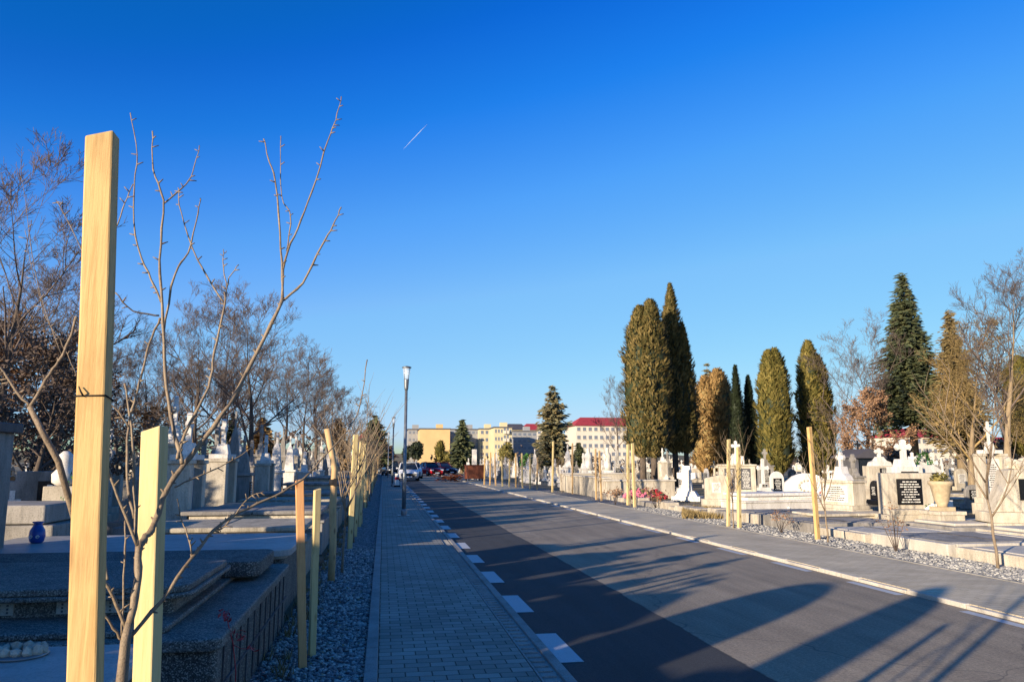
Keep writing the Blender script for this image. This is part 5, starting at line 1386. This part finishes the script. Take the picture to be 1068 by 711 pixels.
tv = freeze(thuja('thuja_tree', [(0,0,4.6,.75,.2)], 'thuja', 88, 2500, .16)); tv.location = (-7.6, 3.9, 0); tv.scale = (.7, .7, .7)  # out-of-view thujas added to throw shade further down the road
tag(tv, 'unseen thuja added left of the viewer to shade the road', 'tree', 'unseen shade thujas near the viewer')
for k, (x, y, z) in enumerate(((-12,8.3,.95), (-12.3,9.6,1.05), (-12,12.2,.9), (-12,14.9,1.04), (-12.2,16.6,.96), (-12,19.4,1.05), (-12,22,.95))):
    copy_thing(tv, (x, y, 0), k*1.3, 'unseen thuja added left of the viewer to shade the road', 'unseen shade thujas near the viewer', (1.0, 1.0, z), 'tree')
for i in range(5):
    copy_thing([T1, T5][i % 2], (-2.25, -.6-i*2.5, 0), 0, 'tomb beside the viewer along the left strip', 'tombs beside the viewer', (1.05, 1.1, 1.15), 'tomb')

drop_protos()

# ------------------------------------------------------------------ light, sky, camera
SUN_AZ_DIR = Vector((-1.0, -.84, 0)).normalized(); EL = R(11.8)
sd = Vector((SUN_AZ_DIR.x*cos(EL), SUN_AZ_DIR.y*cos(EL), sin(EL)))
L = bpy.data.lights.new('sun', 'SUN'); L.energy = 5.0; L.angle = R(.55); L.color = (1, .83, .62)
lo = bpy.data.objects.new('sun', L); col.objects.link(lo); lo.rotation_euler = (-sd).to_track_quat('-Z', 'Y').to_euler()
wd = bpy.data.worlds.new('World'); sc.world = wd; wd.use_nodes = True
nt = wd.node_tree; bg = nt.nodes['Background']; sk = nt.nodes.new('ShaderNodeTexSky'); sk.sky_type = 'NISHITA'; sk.sun_disc = False
sk.sun_elevation = EL; sk.sun_rotation = atan2(sd.x, sd.y); sk.altitude = 300; sk.air_density = 1.0; sk.dust_density = .4; sk.ozone_density = 1.6
m1 = nt.nodes.new('ShaderNodeVectorMath'); m1.operation = 'SCALE'; m1.inputs['Scale'].default_value = .13
hs = nt.nodes.new('ShaderNodeHueSaturation'); hs.inputs['Saturation'].default_value = 1.25
nt.links.new(sk.outputs[0], hs.inputs['Color']); nt.links.new(hs.outputs[0], m1.inputs[0])
sep = nt.nodes.new('ShaderNodeSeparateColor'); nt.links.new(m1.outputs[0], sep.inputs[0])
com = nt.nodes.new('ShaderNodeCombineColor')
for ch, pts in enumerate(([(0,0),(.061,.002),(.081,.009),(.123,.056),(.211,.14),(.489,.235),(.712,.33),(1,.40)],
                          [(0,0),(.10,.06),(.169,.092),(.211,.145),(.289,.240),(.438,.355),(.738,.46),(1,.54)],
                          [(0,0),(.2,.20),(.30,.37),(.338,.46),(.40,.56),(.50,.63),(.74,.65),(1,.66)])):
    # beyond 1 (the bright air round the sun) the sky keeps rising instead of clipping
    ov = nt.nodes.new('ShaderNodeMath'); ov.operation = 'SUBTRACT'; ov.inputs[1].default_value = 1; nt.links.new(sep.outputs[ch], ov.inputs[0])
    mx = nt.nodes.new('ShaderNodeMath'); mx.operation = 'MAXIMUM'; mx.inputs[1].default_value = 0; nt.links.new(ov.outputs[0], mx.inputs[0])
    ad = nt.nodes.new('ShaderNodeMath'); ad.operation = 'MULTIPLY_ADD'; ad.inputs[1].default_value = .5; nt.links.new(mx.outputs[0], ad.inputs[0])
    nt.links.new(ramp(nt, sep.outputs[ch], [(p_, (v_, v_, v_, 1)) for p_, v_ in pts]), ad.inputs[2])
    nt.links.new(ad.outputs[0], com.inputs[ch])
m2 = nt.nodes.new('ShaderNodeVectorMath'); m2.operation = 'SCALE'; m2.inputs['Scale'].default_value = 1/.13
nt.links.new(com.outputs[0], m2.inputs[0]); nt.links.new(m2.outputs[0], bg.inputs['Color']); bg.inputs['Strength'].default_value = .113
cam = bpy.data.cameras.new('camera'); co = bpy.data.objects.new('camera', cam); col.objects.link(co)
co.location = (0, 0, EYE); co.rotation_euler = Matrix((CR, CU, -CF)).transposed().to_euler()
cam.sensor_width = 36; cam.lens = FOC/1068*36; cam.clip_start = .05; cam.clip_end = 9000
sc.camera = co
sc.view_settings.view_transform = 'Standard'; sc.view_settings.look = 'None'; sc.view_settings.exposure = 0.8; sc.view_settings.gamma = 1
sc.cycles.max_bounces = 6; sc.cycles.transparent_max_bounces = 8
